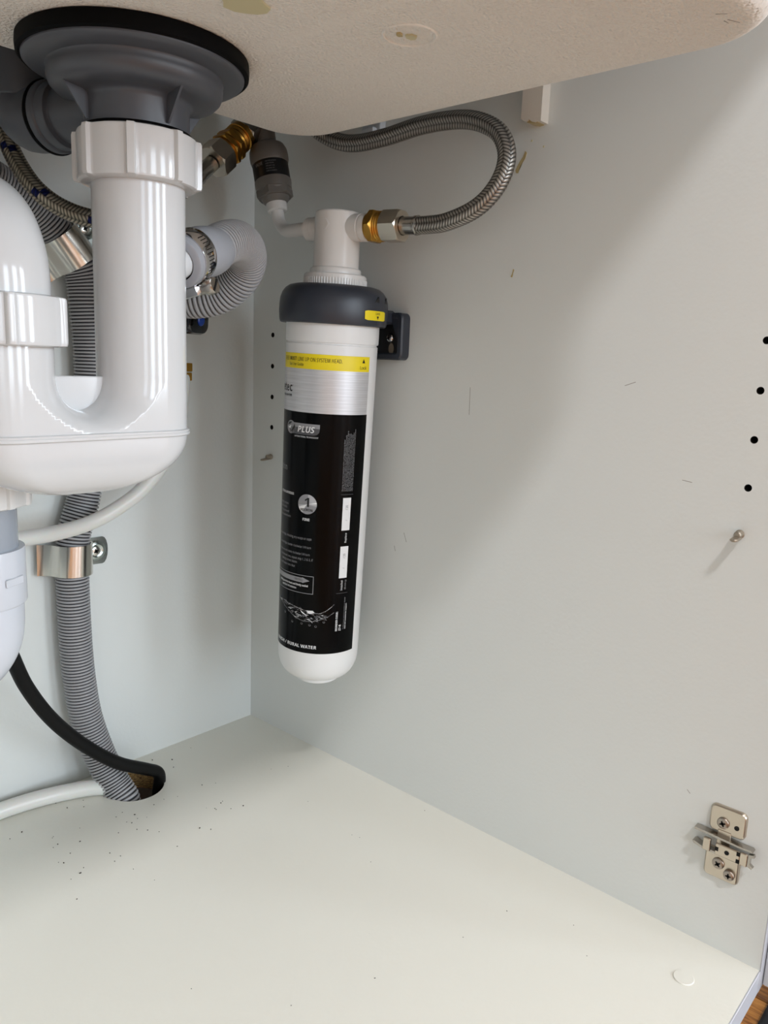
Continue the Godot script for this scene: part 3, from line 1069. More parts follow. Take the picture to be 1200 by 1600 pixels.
	g = Geo.new()
	g.revolve(PackedVector2Array([Vector2(0, -0.004), Vector2(0.0040, -0.004), Vector2(0.0040, 0.0), Vector2(0.0052, 0.0004), Vector2(0.0054, 0.0014), Vector2(0.0054, 0.0060), Vector2(0.0050, 0.0068), Vector2(0, 0.0070)]), 32, along(f.origin + down * 0.0208 + tang * 0.005, tang))
	var ws := obj("worm_screw", g, M.steel, t, true)
	g = Geo.new()
	g.rbox(Vector3(0.0104, 0.0005, 0.0013), 0.0001, along(f.origin + down * 0.0208 + tang * 0.0122, tang) * Transform3D(Basis(Vector3.UP, 0.9), Vector3.ZERO))
	obj("slot", g, M.recess, ws).transform = Transform3D()

	# black cable and the two white tubes
	tag(obj("power_cable", tube([Vector3(-0.330, 0.262, 0.100), Vector3(-0.3177, 0.2145, 0.0950), Vector3(-0.3097, 0.1911, 0.0880), Vector3(-0.3035, 0.1767, 0.0830), Vector3(-0.2903, 0.1447, 0.0765), Vector3(-0.2684, 0.1076, 0.0715), Vector3(-0.2393, 0.0726, 0.0680), Vector3(-0.2073, 0.0432, 0.0660), Vector3(-0.1735, 0.0215, 0.0610), Vector3(-0.1605, 0.0120, 0.0575), Vector3(-0.1572, 0.0030, 0.0555), Vector3(-0.1575, -0.010, 0.0530), Vector3(-0.1585, -0.05, 0.050)], 0.0058, 24), M.cable), "thick black cable curving down into the hole in the cupboard floor", "cable")
	tag(obj("drain_tube", tube([Vector3(-0.1080, 0.395, 0.030), Vector3(-0.1190, 0.3577, 0.0400), Vector3(-0.1390, 0.3187, 0.0480), Vector3(-0.1684, 0.2902, 0.0520), Vector3(-0.1970, 0.2741, 0.0530), Vector3(-0.2211, 0.2658, 0.0540), Vector3(-0.2518, 0.2630, 0.0600), Vector3(-0.2875, 0.2645, 0.0700), Vector3(-0.3200, 0.2670, 0.0800), Vector3(-0.37, 0.272, 0.085), Vector3(-0.45, 0.27, 0.07)], 0.0064, 24), M.clear_tube), "milky white tube sagging across the grey hose under the trap", "tube")
	tag(obj("floor_tube", tube([Vector3(-0.1880, -0.035, 0.052), Vector3(-0.1905, -0.010, 0.0515), Vector3(-0.1985, 0.0040, 0.0440), Vector3(-0.2131, 0.0076, 0.0340), Vector3(-0.2356, 0.0076, 0.0235), Vector3(-0.2607, 0.0078, 0.0165), Vector3(-0.2867, 0.0078, 0.0130), Vector3(-0.3128, 0.0078, 0.0130), Vector3(-0.36, 0.0078, 0.020), Vector3(-0.44, 0.0078, 0.022), Vector3(-0.52, 0.0078, 0.022)], 0.0074, 24), M.clear_tube), "milky white tube lying on the cupboard floor beside the hole", "tube")
	tag(obj("floor_tube", tube([Vector3(-0.200, -0.038, 0.032), Vector3(-0.178, -0.034, 0.034), Vector3(-0.155, -0.034, 0.040), Vector3(-0.12, -0.04, 0.05)], 0.0085, 24), M.clear_tube), "white tube seen inside the floor hole behind the grey hose", "tube")

# ---------------------------------------------------------------- water fittings
func braided(run: Run, r: float, s0: float, s1: float) -> Geo:
	var g := Geo.new()
	var prof := PackedVector2Array()
	var m := int((s1 - s0) / 0.003)
	for i in m + 1:
		prof.append(Vector2(r, s0 + (s1 - s0) * i / m))
	g.revolve(prof, 28, Transform3D(), run)
	for i in g.uv.size():
		g.uv[i] = Vector2(g.uv[i].x, g.uv[i].y / 0.040)
	return g

func make_fittings() -> void:
	# blue flecked hose from behind the overflow pipe up to the brass tee
	var tee := Vector3(-0.0700, 0.6125, 0.0800)
	var dir := Vector3(-0.0250, -0.0225, 0.0015).normalized()
	var pts := [Vector3(-0.2745, 0.64, 0.036), Vector3(-0.2749, 0.5856, 0.0441), Vector3(-0.2744, 0.5626, 0.0512), Vector3(-0.2700, 0.5413, 0.0623), Vector3(-0.2628, 0.5240, 0.0758), Vector3(-0.2499, 0.5135, 0.0863), Vector3(-0.2325, 0.5080, 0.0990), Vector3(-0.2107, 0.5110, 0.1040), Vector3(-0.1748, 0.5302, 0.0968), tee + dir * 0.100, tee + dir * 0.085, tee + dir * 0.070, tee + dir * 0.058]
	var run := Run.new(pts)
	var t := thing("braided_hose", "blue flecked braided metal hose hanging behind the white trap pipe", "hose", Vector3(-0.25, 0.51, 0.08))
	obj("braid", braided(run, 0.0068, 0.0, run.length - 0.026), M.braid_blue, t, true)
	var L := run.length
	var g := Geo.new()
	g.revolve(PackedVector2Array([Vector2(0, L - 0.034), Vector2(0.0074, L - 0.034), Vector2(0.0076, L - 0.030), Vector2(0.0074, L - 0.020), Vector2(0.0066, L - 0.018), Vector2(0.0066, L - 0.001), Vector2(0, L)]), 32, Transform3D(), run)
	obj("ferrule", g, M.steel, t, true)
	g = Geo.new()
	g.hexnut(0.0152, 0.042, 0.058, along(tee, dir))
	obj("nut", g, M.nickel, t, true)

	t = thing("brass_tee", "brass and steel tee fitting above the dark valve, below the sink's back edge", "pipe fitting", tee)
	g = Geo.new()
	var xf := along(tee, dir)
	g.hexnut(0.0148, 0.0270, 0.0330, xf)
	g.hexnut(0.0150, 0.0345, 0.0390, xf)
	g.revolve(PackedVector2Array([Vector2(0, 0.012), Vector2(0.0122, 0.012), Vector2(0.0128, 0.018), Vector2(0.0118, 0.0185), Vector2(0.0128, 0.0205), Vector2(0.0118, 0.0225), Vector2(0.0128, 0.0245), Vector2(0.0120, 0.0265), Vector2(0.0120, 0.043), Vector2(0, 0.043)]), 40, xf)
	obj("brass_coupling", g, M.brass, t, true)
	g = Geo.new()
	g.hexnut(0.0140, -0.006, 0.013, xf)
	g.revolve(PackedVector2Array([Vector2(0, -0.03), Vector2(0.0115, -0.03), Vector2(0.0115, -0.005), Vector2(0, -0.005)]), 32, xf)
	g.revolve(PackedVector2Array([Vector2(0, -0.02), Vector2(0.0095, -0.02), Vector2(0.0095, 0.07), Vector2(0, 0.07)]), 32, along(tee - dir * 0.012, Vector3(0, 1, 0)))
	obj("tee_body", g, M.steel, t, true)

	# pressure limiting valve, hanging from the tee and leaning forwards
	var top := Vector3(-0.0600, 0.6050, 0.0888)
	var low := Vector3(-0.0600, 0.5432, 0.1054)
	var vd := (top - low).normalized()
	xf = along(low, vd)
	t = thing("pressure_valve", "dark grey pressure valve with black sticker hanging under the brass tee", "valve", low)
	g = Geo.new()
	g.revolve(PackedVector2Array([Vector2(0, 0.0035), Vector2(0.0095, 0.0035), Vector2(0.0118, 0.006), Vector2(0.0140, 0.0125), Vector2(0.0150, 0.0150), Vector2(0.0158, 0.0155), Vector2(0.0164, 0.020), Vector2(0.0164, 0.0235), Vector2(0.0158, 0.0240), Vector2(0.0158, 0.0385), Vector2(0.0164, 0.0390), Vector2(0.0172, 0.0420), Vector2(0.0173, 0.0460), Vector2(0.0168, 0.0505), Vector2(0.0150, 0.0545), Vector2(0.0110, 0.0570), Vector2(0.0088, 0.0580), Vector2(0.0088, 0.0900), Vector2(0, 0.0900)]), 56, xf)
	obj("valve_body", g, M.valve_grey, t, true)
	g = Geo.new()
	g.hexnut(0.0166, 0.0085, 0.0165, xf)
	obj("hex_cap", g, M.valve_grey, t, true)
	g = Geo.new()
	g.revolve(PackedVector2Array([Vector2(0.0157, 0.0242), Vector2(0.0161, 0.0243), Vector2(0.0161, 0.0383), Vector2(0.0157, 0.0384)]), 56, xf)
	var st := obj("sticker", g, M.valve_black, t, true)
	# small print of the sticker: a pale box and rows of fine words
	var va := atan2((Vector3(-0.5485, 0.411, 0.6773) - low).dot(xf.basis.z), (Vector3(-0.5485, 0.411, 0.6773) - low).dot(xf.basis.x))
	var flip := -1.0 if (xf.basis.x * -sin(va) + xf.basis.z * cos(va)).dot(Vector3(0.665, 0.04, 0.745)) < 0.0 else 1.0
	g = Geo.new()
	var onto := func(p: Vector2) -> Vector3:
		var a: float = va + flip * p.x / 0.0162
		return xf * Vector3(cos(a) * 0.01622, p.y, sin(a) * 0.01622)
	letters(g, "VALVE", Vector2(-0.0150, 0.0335), 0.0026, onto, {})
	for k in 5:
		letters(g, ["max inlet pressure", "outlet 350 kPa", "cold water only", "max temp 38 C", "made to standard"][k], Vector2(-0.0040, 0.0355 - 0.0022 * k), 0.0010, onto, {})
	obj("small_print", g, M.print_grey, st).transform = Transform3D()
	g = Geo.new()
	g.revolve(PackedVector2Array([Vector2(0.005, -0.0035), Vector2(0.0078, -0.0035), Vector2(0.0088, -0.0028), Vector2(0.0092, 0.0005), Vector2(0.0094, 0.005), Vector2(0, 0.005)]), 40, xf)
	obj("collar", g, M.white_matt, t, true)

	tag(obj("water_tube", tube([low + vd * 0.004, low - vd * 0.004, low - vd * 0.010, Vector3(-0.0605, 0.5270, 0.1130), Vector3(-0.0630, 0.5222, 0.1220), Vector3(-0.0660, 0.5208, 0.1330), Vector3(-0.0672, 0.5206, 0.1490), Vector3(-0.0665, 0.5204, 0.1545)], 0.0056, 24), M.white_matt), "short white tube curving from the dark valve to the filter head", "tube")

	# hose from the filter outlet, looping up beside the wall
	t = thing("braided_hose", "shiny braided steel hose looping from the filter head up under the sink", "hose", Vector3(-0.0536, 0.518, 0.24))
	var pd := Vector3(0.139, -0.0297, 0.99).normalized()
	var port := Vector3(-0.062, 0.5195, 0.1860)
	var hp := [port + pd * 0.064, port + pd * 0.074, port + pd * 0.086, Vector3(-0.0490, 0.5178, 0.2900), Vector3(-0.0470, 0.5262, 0.3165), Vector3(-0.0430, 0.5410, 0.3305), Vector3(-0.0400, 0.5590, 0.3350), Vector3(-0.0390, 0.5755, 0.3285), Vector3(-0.0390, 0.5862, 0.3135), Vector3(-0.0395, 0.5925, 0.2914), Vector3(-0.0415, 0.5935, 0.2558), Vector3(-0.0450, 0.5891, 0.2185), Vector3(-0.0500, 0.5880, 0.1874), Vector3(-0.0550, 0.5945, 0.1657), Vector3(-0.0600, 0.6100, 0.1450), Vector3(-0.065, 0.65, 0.125), Vector3(-0.065, 0.73, 0.12)]
	var hr := Run.new(hp)
	obj("braid", braided(hr, 0.0068, 0.012, hr.length), M.braid_steel, t, true)
	g = Geo.new()
	g.revolve(PackedVector2Array([Vector2(0, -0.002), Vector2(0.0068, -0.002), Vector2(0.0070, 0.0), Vector2(0.0070, 0.0115), Vector2(0.0076, 0.012), Vector2(0.0078, 0.0135), Vector2(0.0076, 0.015), Vector2(0.0066, 0.0152)]), 12, Transform3D(), hr, 10.0)
	obj("ferrule", g, M.steel, t, true)
	g = Geo.new()
	g.hexnut(0.0134, 0.0475, 0.0640, along(port, pd), 0.0074)
	obj("nut", g, M.nickel, t, true)
	t = thing("brass_adapter", "brass hexagonal adapter between the filter head and the steel hose nut", "pipe fitting", port + pd * 0.04)
	g = Geo.new()
	xf = along(port, pd)
	g.hexnut(0.0138, 0.0345, 0.0405, xf)
	g.revolve(PackedVector2Array([Vector2(0, 0.031), Vector2(0.0105, 0.031), Vector2(0.0105, 0.034), Vector2(0.0122, 0.0406), Vector2(0.0114, 0.0412), Vector2(0.0120, 0.0424), Vector2(0.0112, 0.0434), Vector2(0.0120, 0.0446), Vector2(0.0112, 0.0456), Vector2(0.0118, 0.0468), Vector2(0.0108, 0.0478), Vector2(0, 0.0478)]), 40, xf)
	obj("adapter_body", g, M.brass, t, true)

	# cold stop valve behind the trap pipe
	t = thing("stop_valve", "chrome stop valve with blue cap on the back wall beside the trap", "valve", Vector3(-0.118, 0.44, 0.0))
	var va2 := Vector3(-0.1120, 0.4422, 0.052)
	var vdir := Vector3(0.35, -0.05, 0.93).normalized()
	xf = along(va2, vdir)
	g = Geo.new()
	var hr2 := []
	for q in [[0.006, -0.020], [0.0085, -0.017], [0.0100, -0.004], [0.0100, 0.002], [0.0088, 0.006], [0.0060, 0.0075]]:
		var ring := PackedVector3Array()
		for p in Geo.rrect(q[0] * 3.3, q[0] * 2.6, q[0] * 0.95, 6):
			ring.append(Vector3(p.x, q[1], p.y))
		hr2.append(ring)
	g.loft(hr2, true, true, 40.0, xf)
	obj("handle", g, M.dark_chrome, t, true)
	g = Geo.new()
	g.revolve(PackedVector2Array([Vector2(0, 0.0065), Vector2(0.0050, 0.0065), Vector2(0.0050, 0.0082), Vector2(0.0040, 0.0090), Vector2(0, 0.0092)]), 32, xf)
	obj("blue_cap", g, M.blue_cap, t, true)
	g = Geo.new()
	g.revolve(PackedVector2Array([Vector2(0, -0.06), Vector2(0.0085, -0.06), Vector2(0.0085, -0.03), Vector2(0.0070, -0.028), Vector2(0.0070, -0.018), Vector2(0, -0.018)]), 32, xf)
	g.revolve(PackedVector2Array([Vector2(0, 0.0), Vector2(0.016, 0.0), Vector2(0.016, 0.003), Vector2(0.009, 0.006), Vector2(0.009, 0.03), Vector2(0, 0.03)]), 32, along(Vector3(-0.1275, 0.4430, 0.0), Vector3(0, 0, 1)))
	obj("valve_body", g, M.chrome, t, true)
	t = thing("brass_nut", "small brass nut at the end of a thin pipe beside the trap's right edge", "pipe fitting", Vector3(-0.106, 0.394, 0.03))
	g = Geo.new()
	g.hexnut(0.0085, 0.3865, 0.3942, Transform3D(Basis(), Vector3(-0.1085, 0, 0.030)))
	g.hexnut(0.0090, 0.3950, 0.4030, Transform3D(Basis(), Vector3(-0.1085, 0, 0.030)))
	obj("nut", g, M.brass, t, true)
	obj("thin_pipe", tube([Vector3(-0.1110, 0.402, 0.030), Vector3(-0.1118, 0.415, 0.030), Vector3(-0.1125, 0.440, 0.034)], 0.0036, 16), M.steel, t, true)
	# pale clip on the wall behind the looping hose
	t = thing("sink_clip", "small grey metal clip on the wall just above the looping steel hose", "clip", Vector3(0, 0.592, 0.205))
	obj("clip_block", solid(Vector3(-0.008, 0.6045, 0.158), Vector3(0, 0.625, 0.180), 0.0015), M.door_grey, t, true)
	obj("clip_lip", solid(Vector3(-0.013, 0.6065, 0.162), Vector3(-0.007, 0.612, 0.176), 0.001), M.door_grey, t, true)

# ---------------------------------------------------------------- lettering
var fonts := {}
var words := {}

# triangles of a line of text with its left end at 0 and capitals 1 high: [points, width]
func line_of(s: String, bold: bool) -> Array:
	var key := s + ("*" if bold else "")
	if words.has(key):
		return words[key]
	if not fonts.has(bold):
		var f := SystemFont.new()
		f.font_names = PackedStringArray(["Droid Sans"])
		f.font_weight = 700 if bold else 400
		fonts[bold] = f
	var tm := TextMesh.new()
	tm.font = fonts[bold]
	tm.font_size = 32
	tm.pixel_size = 1.0 / 23.0
	tm.depth = 0.0
	tm.curve_step = 4.0
	tm.text = s
	tm.horizontal_alignment = HORIZONTAL_ALIGNMENT_LEFT
	tm.vertical_alignment = VERTICAL_ALIGNMENT_BOTTOM
	var a := tm.get_mesh_arrays()
	var pts := PackedVector2Array()
	var vs: PackedVector3Array = a[Mesh.ARRAY_VERTEX]
	var ids: PackedInt32Array = a[Mesh.ARRAY_INDEX] if a[Mesh.ARRAY_INDEX] != null else PackedInt32Array(range(vs.size()))
	var lo := 1e9
	var hi := -1e9
	for i in ids:
		lo = minf(lo, vs[i].x)
		hi = maxf(hi, vs[i].x)
	var drop: float = fonts[bold].get_descent(32) / 23.0
	for i in ids:
		pts.append(Vector2(vs[i].x - lo, vs[i].y - drop))
	words[key] = [pts, hi - lo]
	return words[key]

# opts: end (right end at x), width (fit), bold, slant, up (reads upwards)
func letters(g: Geo, s: String, at: Vector2, cap: float, onto: Callable, opts: Dictionary) -> void:
	var l := line_of(s, opts.get("bold", false))
	var sx: float = opts.width / l[1] if opts.has("width") else cap * opts.get("narrow", 0.85)
	var x0: float = -l[1] * sx if opts.get("end", false) else (-l[1] * sx * 0.5 if opts.get("mid", false) else 0.0)
	var slant: float = opts.get("slant", 0.0)
	var up: bool = opts.get("up", false)
	var pts: PackedVector2Array = l[0]
	for i in range(0, pts.size(), 3):
		var c := []
		for k in 3:
			var p := Vector2(pts[i + k].x * sx + slant * pts[i + k].y * cap + x0, pts[i + k].y * cap)
			c.append(at + (Vector2(-p.y, p.x) if up else p))
		lay(g, c[0], c[1], c[2], onto)

# a flat triangle of the print, cut until its pieces follow the curve
func lay(g: Geo, a: Vector2, b: Vector2, c: Vector2, onto: Callable, most := 2.6) -> void:
	var ab := absf(a.x - b.x)
	var bc := absf(b.x - c.x)
	var ca := absf(c.x - a.x)
	if maxf(ab, maxf(bc, ca)) <= most:
		flat(g, onto.call(a), onto.call(b), onto.call(c))
	elif ab >= bc and ab >= ca:
		lay(g, a, (a + b) * 0.5, c, onto, most)
		lay(g, (a + b) * 0.5, b, c, onto, most)
	elif bc >= ca:
		lay(g, a, b, (b + c) * 0.5, onto, most)
		lay(g, a, (b + c) * 0.5, c, onto, most)
	else:
		lay(g, a, b, (c + a) * 0.5, onto, most)
		lay(g, (c + a) * 0.5, b, c, onto, most)

func flat(g: Geo, a: Vector3, b: Vector3, c: Vector3) -> void:
	var nn := (b - a).cross(c - a)
	if nn.length() < 1e-14:
		return
	nn = nn.normalized()
	if print_axis != null:
		var q: Vector3 = a - print_axis
		q.y = 0.0
		if nn.dot(q) < 0.0:
			nn = -nn
	elif nn.dot(Vector3(-0.5485, 0.411, 0.6773) - a) < 0.0:
		nn = -nn
	var i := g.v.size()
	for p in [a, b, c]:
		g.v.append(p)
		g.n.append(nn)
		g.uv.append(Vector2.ZERO)
	g.face(i, i + 1, i + 2)

var print_axis = null

func bar(g: Geo, u0: float, u1: float, h0: float, h1: float, onto: Callable) -> void:
	shape2(g, PackedVector2Array([Vector2(u0, h0), Vector2(u1, h0), Vector2(u1, h1), Vector2(u0, h1)]), onto)

func shape2(g: Geo, pts: PackedVector2Array, onto: Callable) -> void:
	var tr := Geometry2D.triangulate_polygon(pts)
	for i in range(0, tr.size(), 3):
		lay(g, pts[tr[i]], pts[tr[i + 1]], pts[tr[i + 2]], onto)

func stroke(g: Geo, pts: Array, wd: float, onto: Callable, rng: RandomNumberGenerator, gaps: float) -> void:
	for i in pts.size() - 1:
		var steps := maxi(int(pts[i].distance_to(pts[i + 1]) / 0.8), 1)
		for k in steps:
			if rng.randf() < gaps:
				continue
			var a: Vector2 = pts[i].lerp(pts[i + 1], float(k) / steps) + Vector2(rng.randf_range(-0.3, 0.3), rng.randf_range(-0.4, 0.4))
			var b: Vector2 = pts[i].lerp(pts[i + 1], float(k + 1) / steps) + Vector2(rng.randf_range(0, 0.5), rng.randf_range(-0.4, 0.4))
			var o := (b - a).normalized().orthogonal() * wd * rng.randf_range(0.4, 1.2)
			shape2(g, PackedVector2Array([a - o, b - o * 0.7, b + o * 0.7, a + o]), onto)

# ---------------------------------------------------------------- water filter
const FB := Vector3(-0.062, 0.1193, 0.1734)

func shell_radius(h: float) -> float:
	return 0.0371 + 0.0021 * (h - 0.03) / 0.27

# u in millimetres round the shell from the side facing the room's corner of the camera, h in millimetres up
func shell_point(p: Vector2, off: float) -> Vector3:
	var a := p.x / 38.0
	var d := Vector3(-0.7012, 0, 0.7130) * cos(a) + Vector3(0.7130, 0, 0.7012) * sin(a)
	return d * (shell_radius(p.y * 0.001) + off) + Vector3(0, p.y * 0.001, 0)

func sheet(u0: float, u1: float, h0: float, h1: float, off: float, rows := 6) -> Geo:
	var g := Geo.new()
	var cols := int((u1 - u0) / 1.6)
	for r in rows + 1:
		for c in cols + 1:
			var p := Vector2(lerpf(u0, u1, float(c) / cols), lerpf(h0, h1, float(r) / rows))
			var q := shell_point(p, off)
			g.v.append(q)
			g.n.append(Vector3(q.x, 0, q.z).normalized())
			g.uv.append(Vector2(p.x * 0.001, p.y * 0.001))
	for r in rows:
		for c in cols:
			var i := r * (cols + 1) + c
			g.face(i, i + 1, i + cols + 2)
			g.face(i, i + cols + 2, i + cols + 1)
	return g

func make_filter() -> void:
	var t := thing("water_filter", "white and black water filter cartridge hanging from a dark head on the right wall", "water filter", FB)
	var tilt := Transform3D(Basis(Vector3(1, 0, 0), 0.03), Vector3.ZERO)
	var put := func(called: String, g, m: Material) -> MeshInstance3D:
		var o := obj(called, g, m, t)
		o.transform = tilt
		return o
	var g := Geo.new()
	var prof := PackedVector2Array([Vector2(0, 0), Vector2(0.0185, 0), Vector2(0.0200, 0.0010), Vector2(0.0203, 0.0045)])
	for k in range(0, 9):
		var a := PI * 0.5 * k / 8.0
		prof.append(Vector2(0.0215 + 0.0155 * sin(a), 0.0050 + 0.0230 * (1.0 - cos(a))))
	for h in [0.04, 0.1, 0.17, 0.24, 0.3045]:
		prof.append(Vector2(shell_radius(h), h))
	prof.append(Vector2(0.0383, 0.3052))
	prof.append(Vector2(0.0383, 0.3062))
	prof.append(Vector2(0.0395, 0.3065))
	prof.append(Vector2(0.0398, 0.3080))
	prof.append(Vector2(0.0398, 0.3300))
	prof.append(Vector2(0, 0.3300))
	g.revolve(prof, 96)
	var cart: MeshInstance3D = put.call("cartridge", g, M.shell_white)
	var part := func(called: String, gg: Geo, m: Material) -> void:
		var o := obj(called, gg, m, cart)
		o.transform = Transform3D()
	part.call("black_label", sheet(-150, 36.6, 36.5, 248.5, 0.00025, 12), M.label_black)
	part.call("silver_label", sheet(-150, 36.0, 248.5, 284.2, 0.00025), M.label_silver)
	part.call("yellow_band", sheet(-150, 35.8, 284.2, 296.6, 0.00025), M.label_yellow)
	print_axis = Vector3.ZERO
	var on := func(p: Vector2) -> Vector3: return shell_point(p, 0.0004)
	var on2 := func(p: Vector2) -> Vector3: return shell_point(p, 0.00055)
	# dark print
	var k := Geo.new()
	letters(k, "THESE", Vector2(-41.5, 290.6), 3.0, on, {"end": true, "width": 9.0})
	letters(k, "MUST", Vector2(-40.0, 290.6), 3.0, on, {"bold": true, "width": 9.0})
	letters(k, "LINE UP ON SYSTEM HEAD.", Vector2(8.8, 290.4), 3.0, on, {"end": true, "width": 38.2})
	letters(k, "See User Guide", Vector2(-40.5, 286.5), 2.3, on, {"width": 17.2})
	letters(k, "Lock", Vector2(28.4, 286.2), 2.6, on, {"mid": true, "width": 7.0})
	shape2(k, PackedVector2Array([Vector2(26.9, 291.4), Vector2(29.9, 291.4), Vector2(28.4, 294.8)]), on)
	letters(k, "puretec", Vector2(-35.4, 264.6), 7.0, on, {"end": true, "bold": true, "narrow": 0.95})
	letters(k, "o", Vector2(-34.9, 269.4), 1.2, on, {})
	letters(k, "PURE WATER", Vector2(-35.8, 260.6), 1.9, on, {"end": true, "bold": true, "narrow": 1.15})
	# light print
	var w := Geo.new()
	var gy := Geo.new()
	var dm := Geo.new()
	# plus badge
	shape2(gy, PackedVector2Array([Vector2(-39, 239.2), Vector2(-6.8, 239.2), Vector2(-6.8, 235.6), Vector2(-39, 235.6)]), on)
	shape2(dm, PackedVector2Array([Vector2(-39, 235.6), Vector2(-6.8, 235.6), Vector2(-7.2, 232.6), Vector2(-9.0, 230.6), Vector2(-12.0, 229.8), Vector2(-36, 229.8)]), on)
	var disc := PackedVector2Array()
	for i in 24:
		disc.append(Vector2(-35.6, 235.0) + Vector2(cos(TAU * i / 24), sin(TAU * i / 24)) * Vector2(5.8, 5.6))
	shape2(gy, disc, on)
	shape2(k, PackedVector2Array([Vector2(-38.5, 239.0), Vector2(-34, 239.6), Vector2(-36, 237.5), Vector2(-40.5, 236.0)]), on2)
	shape2(k, PackedVector2Array([Vector2(-31, 238), Vector2(-30, 235), Vector2(-33, 232), Vector2(-36, 230.8), Vector2(-34, 233.2), Vector2(-32.4, 235.2)]), on2)
	shape2(w, PackedVector2Array([Vector2(-39.5, 234.6), Vector2(-35, 236.6), Vector2(-36.2, 233.4)]), on2)
	letters(w, "PLUS", Vector2(-27.0, 231.8), 5.2, on2, {"bold": true, "slant": 0.2, "width": 15.2})
	letters(w, "ANTIBACTERIAL TECHNOLOGY", Vector2(-30.5, 227.4), 1.3, on, {"width": 22.7})
	letters(gy, "filtration", Vector2(-40.0, 197.4), 5.0, on, {"end": true, "narrow": 0.8})
	letters(w, "FILTER CARTRIDGE", Vector2(-29.1, 177.2), 2.0, on, {"end": true, "bold": true})
	# one micron disc: turned metal print with bright rays
	var md := Geo.new()
	for i in 120:
		var a0 := TAU * i / 120
		var a1 := TAU * (i + 1) / 120
		var lum := 0.5 + 0.5 * cos(2.0 * a0 - 1.2) + 0.25 * cos(5.0 * a0)
		var target := w if lum > 0.98 else (md if lum > 0.62 else gy)
		var c := Vector2(-15.2, 170.9)
		shape2(target, PackedVector2Array([c, c + Vector2(cos(a0), sin(a0)) * 8.6, c + Vector2(cos(a1), sin(a1)) * 8.6]), on)
	letters(k, "1", Vector2(-15.4, 168.8), 7.8, on2, {"mid": true, "bold": true, "narrow": 1.1})
	letters(k, "MICRON", Vector2(-15.6, 164.9), 2.2, on2, {"mid": true, "bold": true, "width": 11.2})
	letters(w, "FINE", Vector2(-15.6, 156.4), 2.3, on, {"mid": true, "bold": true, "width": 6.4})
	var rows := [["removes dirt, odours", -36.0, 167.6, 1.9], ["reduces scale, lead &", -38.0, 164.2, 1.9], ["cysts, chlorine and", -35.0, 160.6, 1.9], ["other contaminants", -32.2, 156.8, 1.9], ["Remove old cartridge, including any wraps or caps", -10.0, 139.6, 2.0], ["Turn cartridge counter clockwise 1/4 turn", -10.2, 132.0, 2.0], ["Insert new one and rotate clockwise 1/4 turn", -11.0, 125.6, 2.0], ["For the next one, repeat step 1, 2 & 3, if", -8.0, 121.2, 2.0], ["leaking contact dealer.", -22.5, 117.6, 2.0], ["Run until water runs clear", -25.0, 113.6, 2.0]]
	for r in rows:
		letters(gy, r[0], Vector2(r[1], r[2]), r[3], on, {"end": true, "narrow": 0.78})
	# install box
	for q in [[-62.0, -6.7, 107.2, 107.7], [-62.0, -6.7, 91.4, 91.9], [-7.1, -6.6, 91.4, 107.7]]:
		bar(gy, q[0], q[1], q[2], q[3], on)
	bar(gy, -62, -17, 101.2, 105.4, on)
	shape2(gy, PackedVector2Array([Vector2(-17, 100.6), Vector2(-17, 105.9), Vector2(-10.2, 103.2)]), on)
	letters(k, "INSTALL", Vector2(-20.5, 102.4), 1.9, on2, {"mid": true, "width": 8.5})
	letters(w, "making sure the head and firmly sealed", Vector2(-11.6, 97.6), 1.8, on, {"end": true, "bold": true, "narrow": 0.75})
	letters(w, "wait for 5-10 minutes", Vector2(-23.0, 94.4), 1.8, on, {"end": true, "bold": true, "narrow": 0.75})
	# splash of water
	var rng := RandomNumberGenerator.new()
	rng.seed = 12
	var hi := [Vector2(-46, 80), Vector2(-38, 80.5), Vector2(-30, 79.0), Vector2(-22, 77.6), Vector2(-14, 76.2), Vector2(-7, 74.6), Vector2(0, 74.2), Vector2(6, 77), Vector2(12.5, 82.5)]
	var lo := [Vector2(-46, 80), Vector2(-38, 76.0), Vector2(-30, 72.0), Vector2(-22, 67.8), Vector2(-14, 66.0), Vector2(-6, 66.6), Vector2(2, 69.0), Vector2(8, 71.8), Vector2(12.5, 75.0)]
	for n in 5:
		stroke([gy, dm, w, gy, dm][n], hi, 0.16, on, rng, 0.45)
		stroke([dm, gy, dm, gy, dm][n], lo, 0.17, on, rng, 0.45)
	for n in 150:
		var f := rng.randf()
		var i := int(f * 7.0)
		var a: Vector2 = hi[i].lerp(lo[i], rng.randf()) + Vector2(rng.randf_range(-2, 4), rng.randf_range(-0.5, 0.5))
		var b := a + Vector2(rng.randf_range(0.6, 3.4), rng.randf_range(-1.4, 0.6))
		stroke([dm, dm, gy, w][rng.randi() % 4], [a, b], rng.randf_range(0.10, 0.32), on2, rng, 0.1)
	shape2(w, PackedVector2Array([Vector2(-12, 76.3), Vector2(-6, 76.6), Vector2(-4.5, 74.8), Vector2(-8.5, 73.4), Vector2(-10.5, 74.0)]), on2)
	shape2(w, PackedVector2Array([Vector2(-18, 76.0), Vector2(-14, 73.6), Vector2(-11, 72.0), Vector2(-12, 71.4), Vector2(-16, 73.4)]), on2)
	for d in [Vector2(-26, 63.6), Vector2(-16, 63.8), Vector2(-8.5, 63.2), Vector2(-3, 62.4), Vector2(4.0, 66.6), Vector2(-36, 70)]:
		for i in 12:
			var a := TAU * i / 12
			var b := TAU * (i + 1) / 12
			shape2(gy if i > 5 else dm, PackedVector2Array([d + Vector2(cos(a), sin(a)) * 0.75, d + Vector2(cos(b), sin(b)) * 0.75, d + Vector2(cos(b), sin(b)) * 1.05, d + Vector2(cos(a), sin(a)) * 1.05]), on)
	letters(w, "HARSH / RURAL WATER", Vector2(-1.6, 41.0), 3.0, on, {"end": true, "bold": true, "width": 48.0})
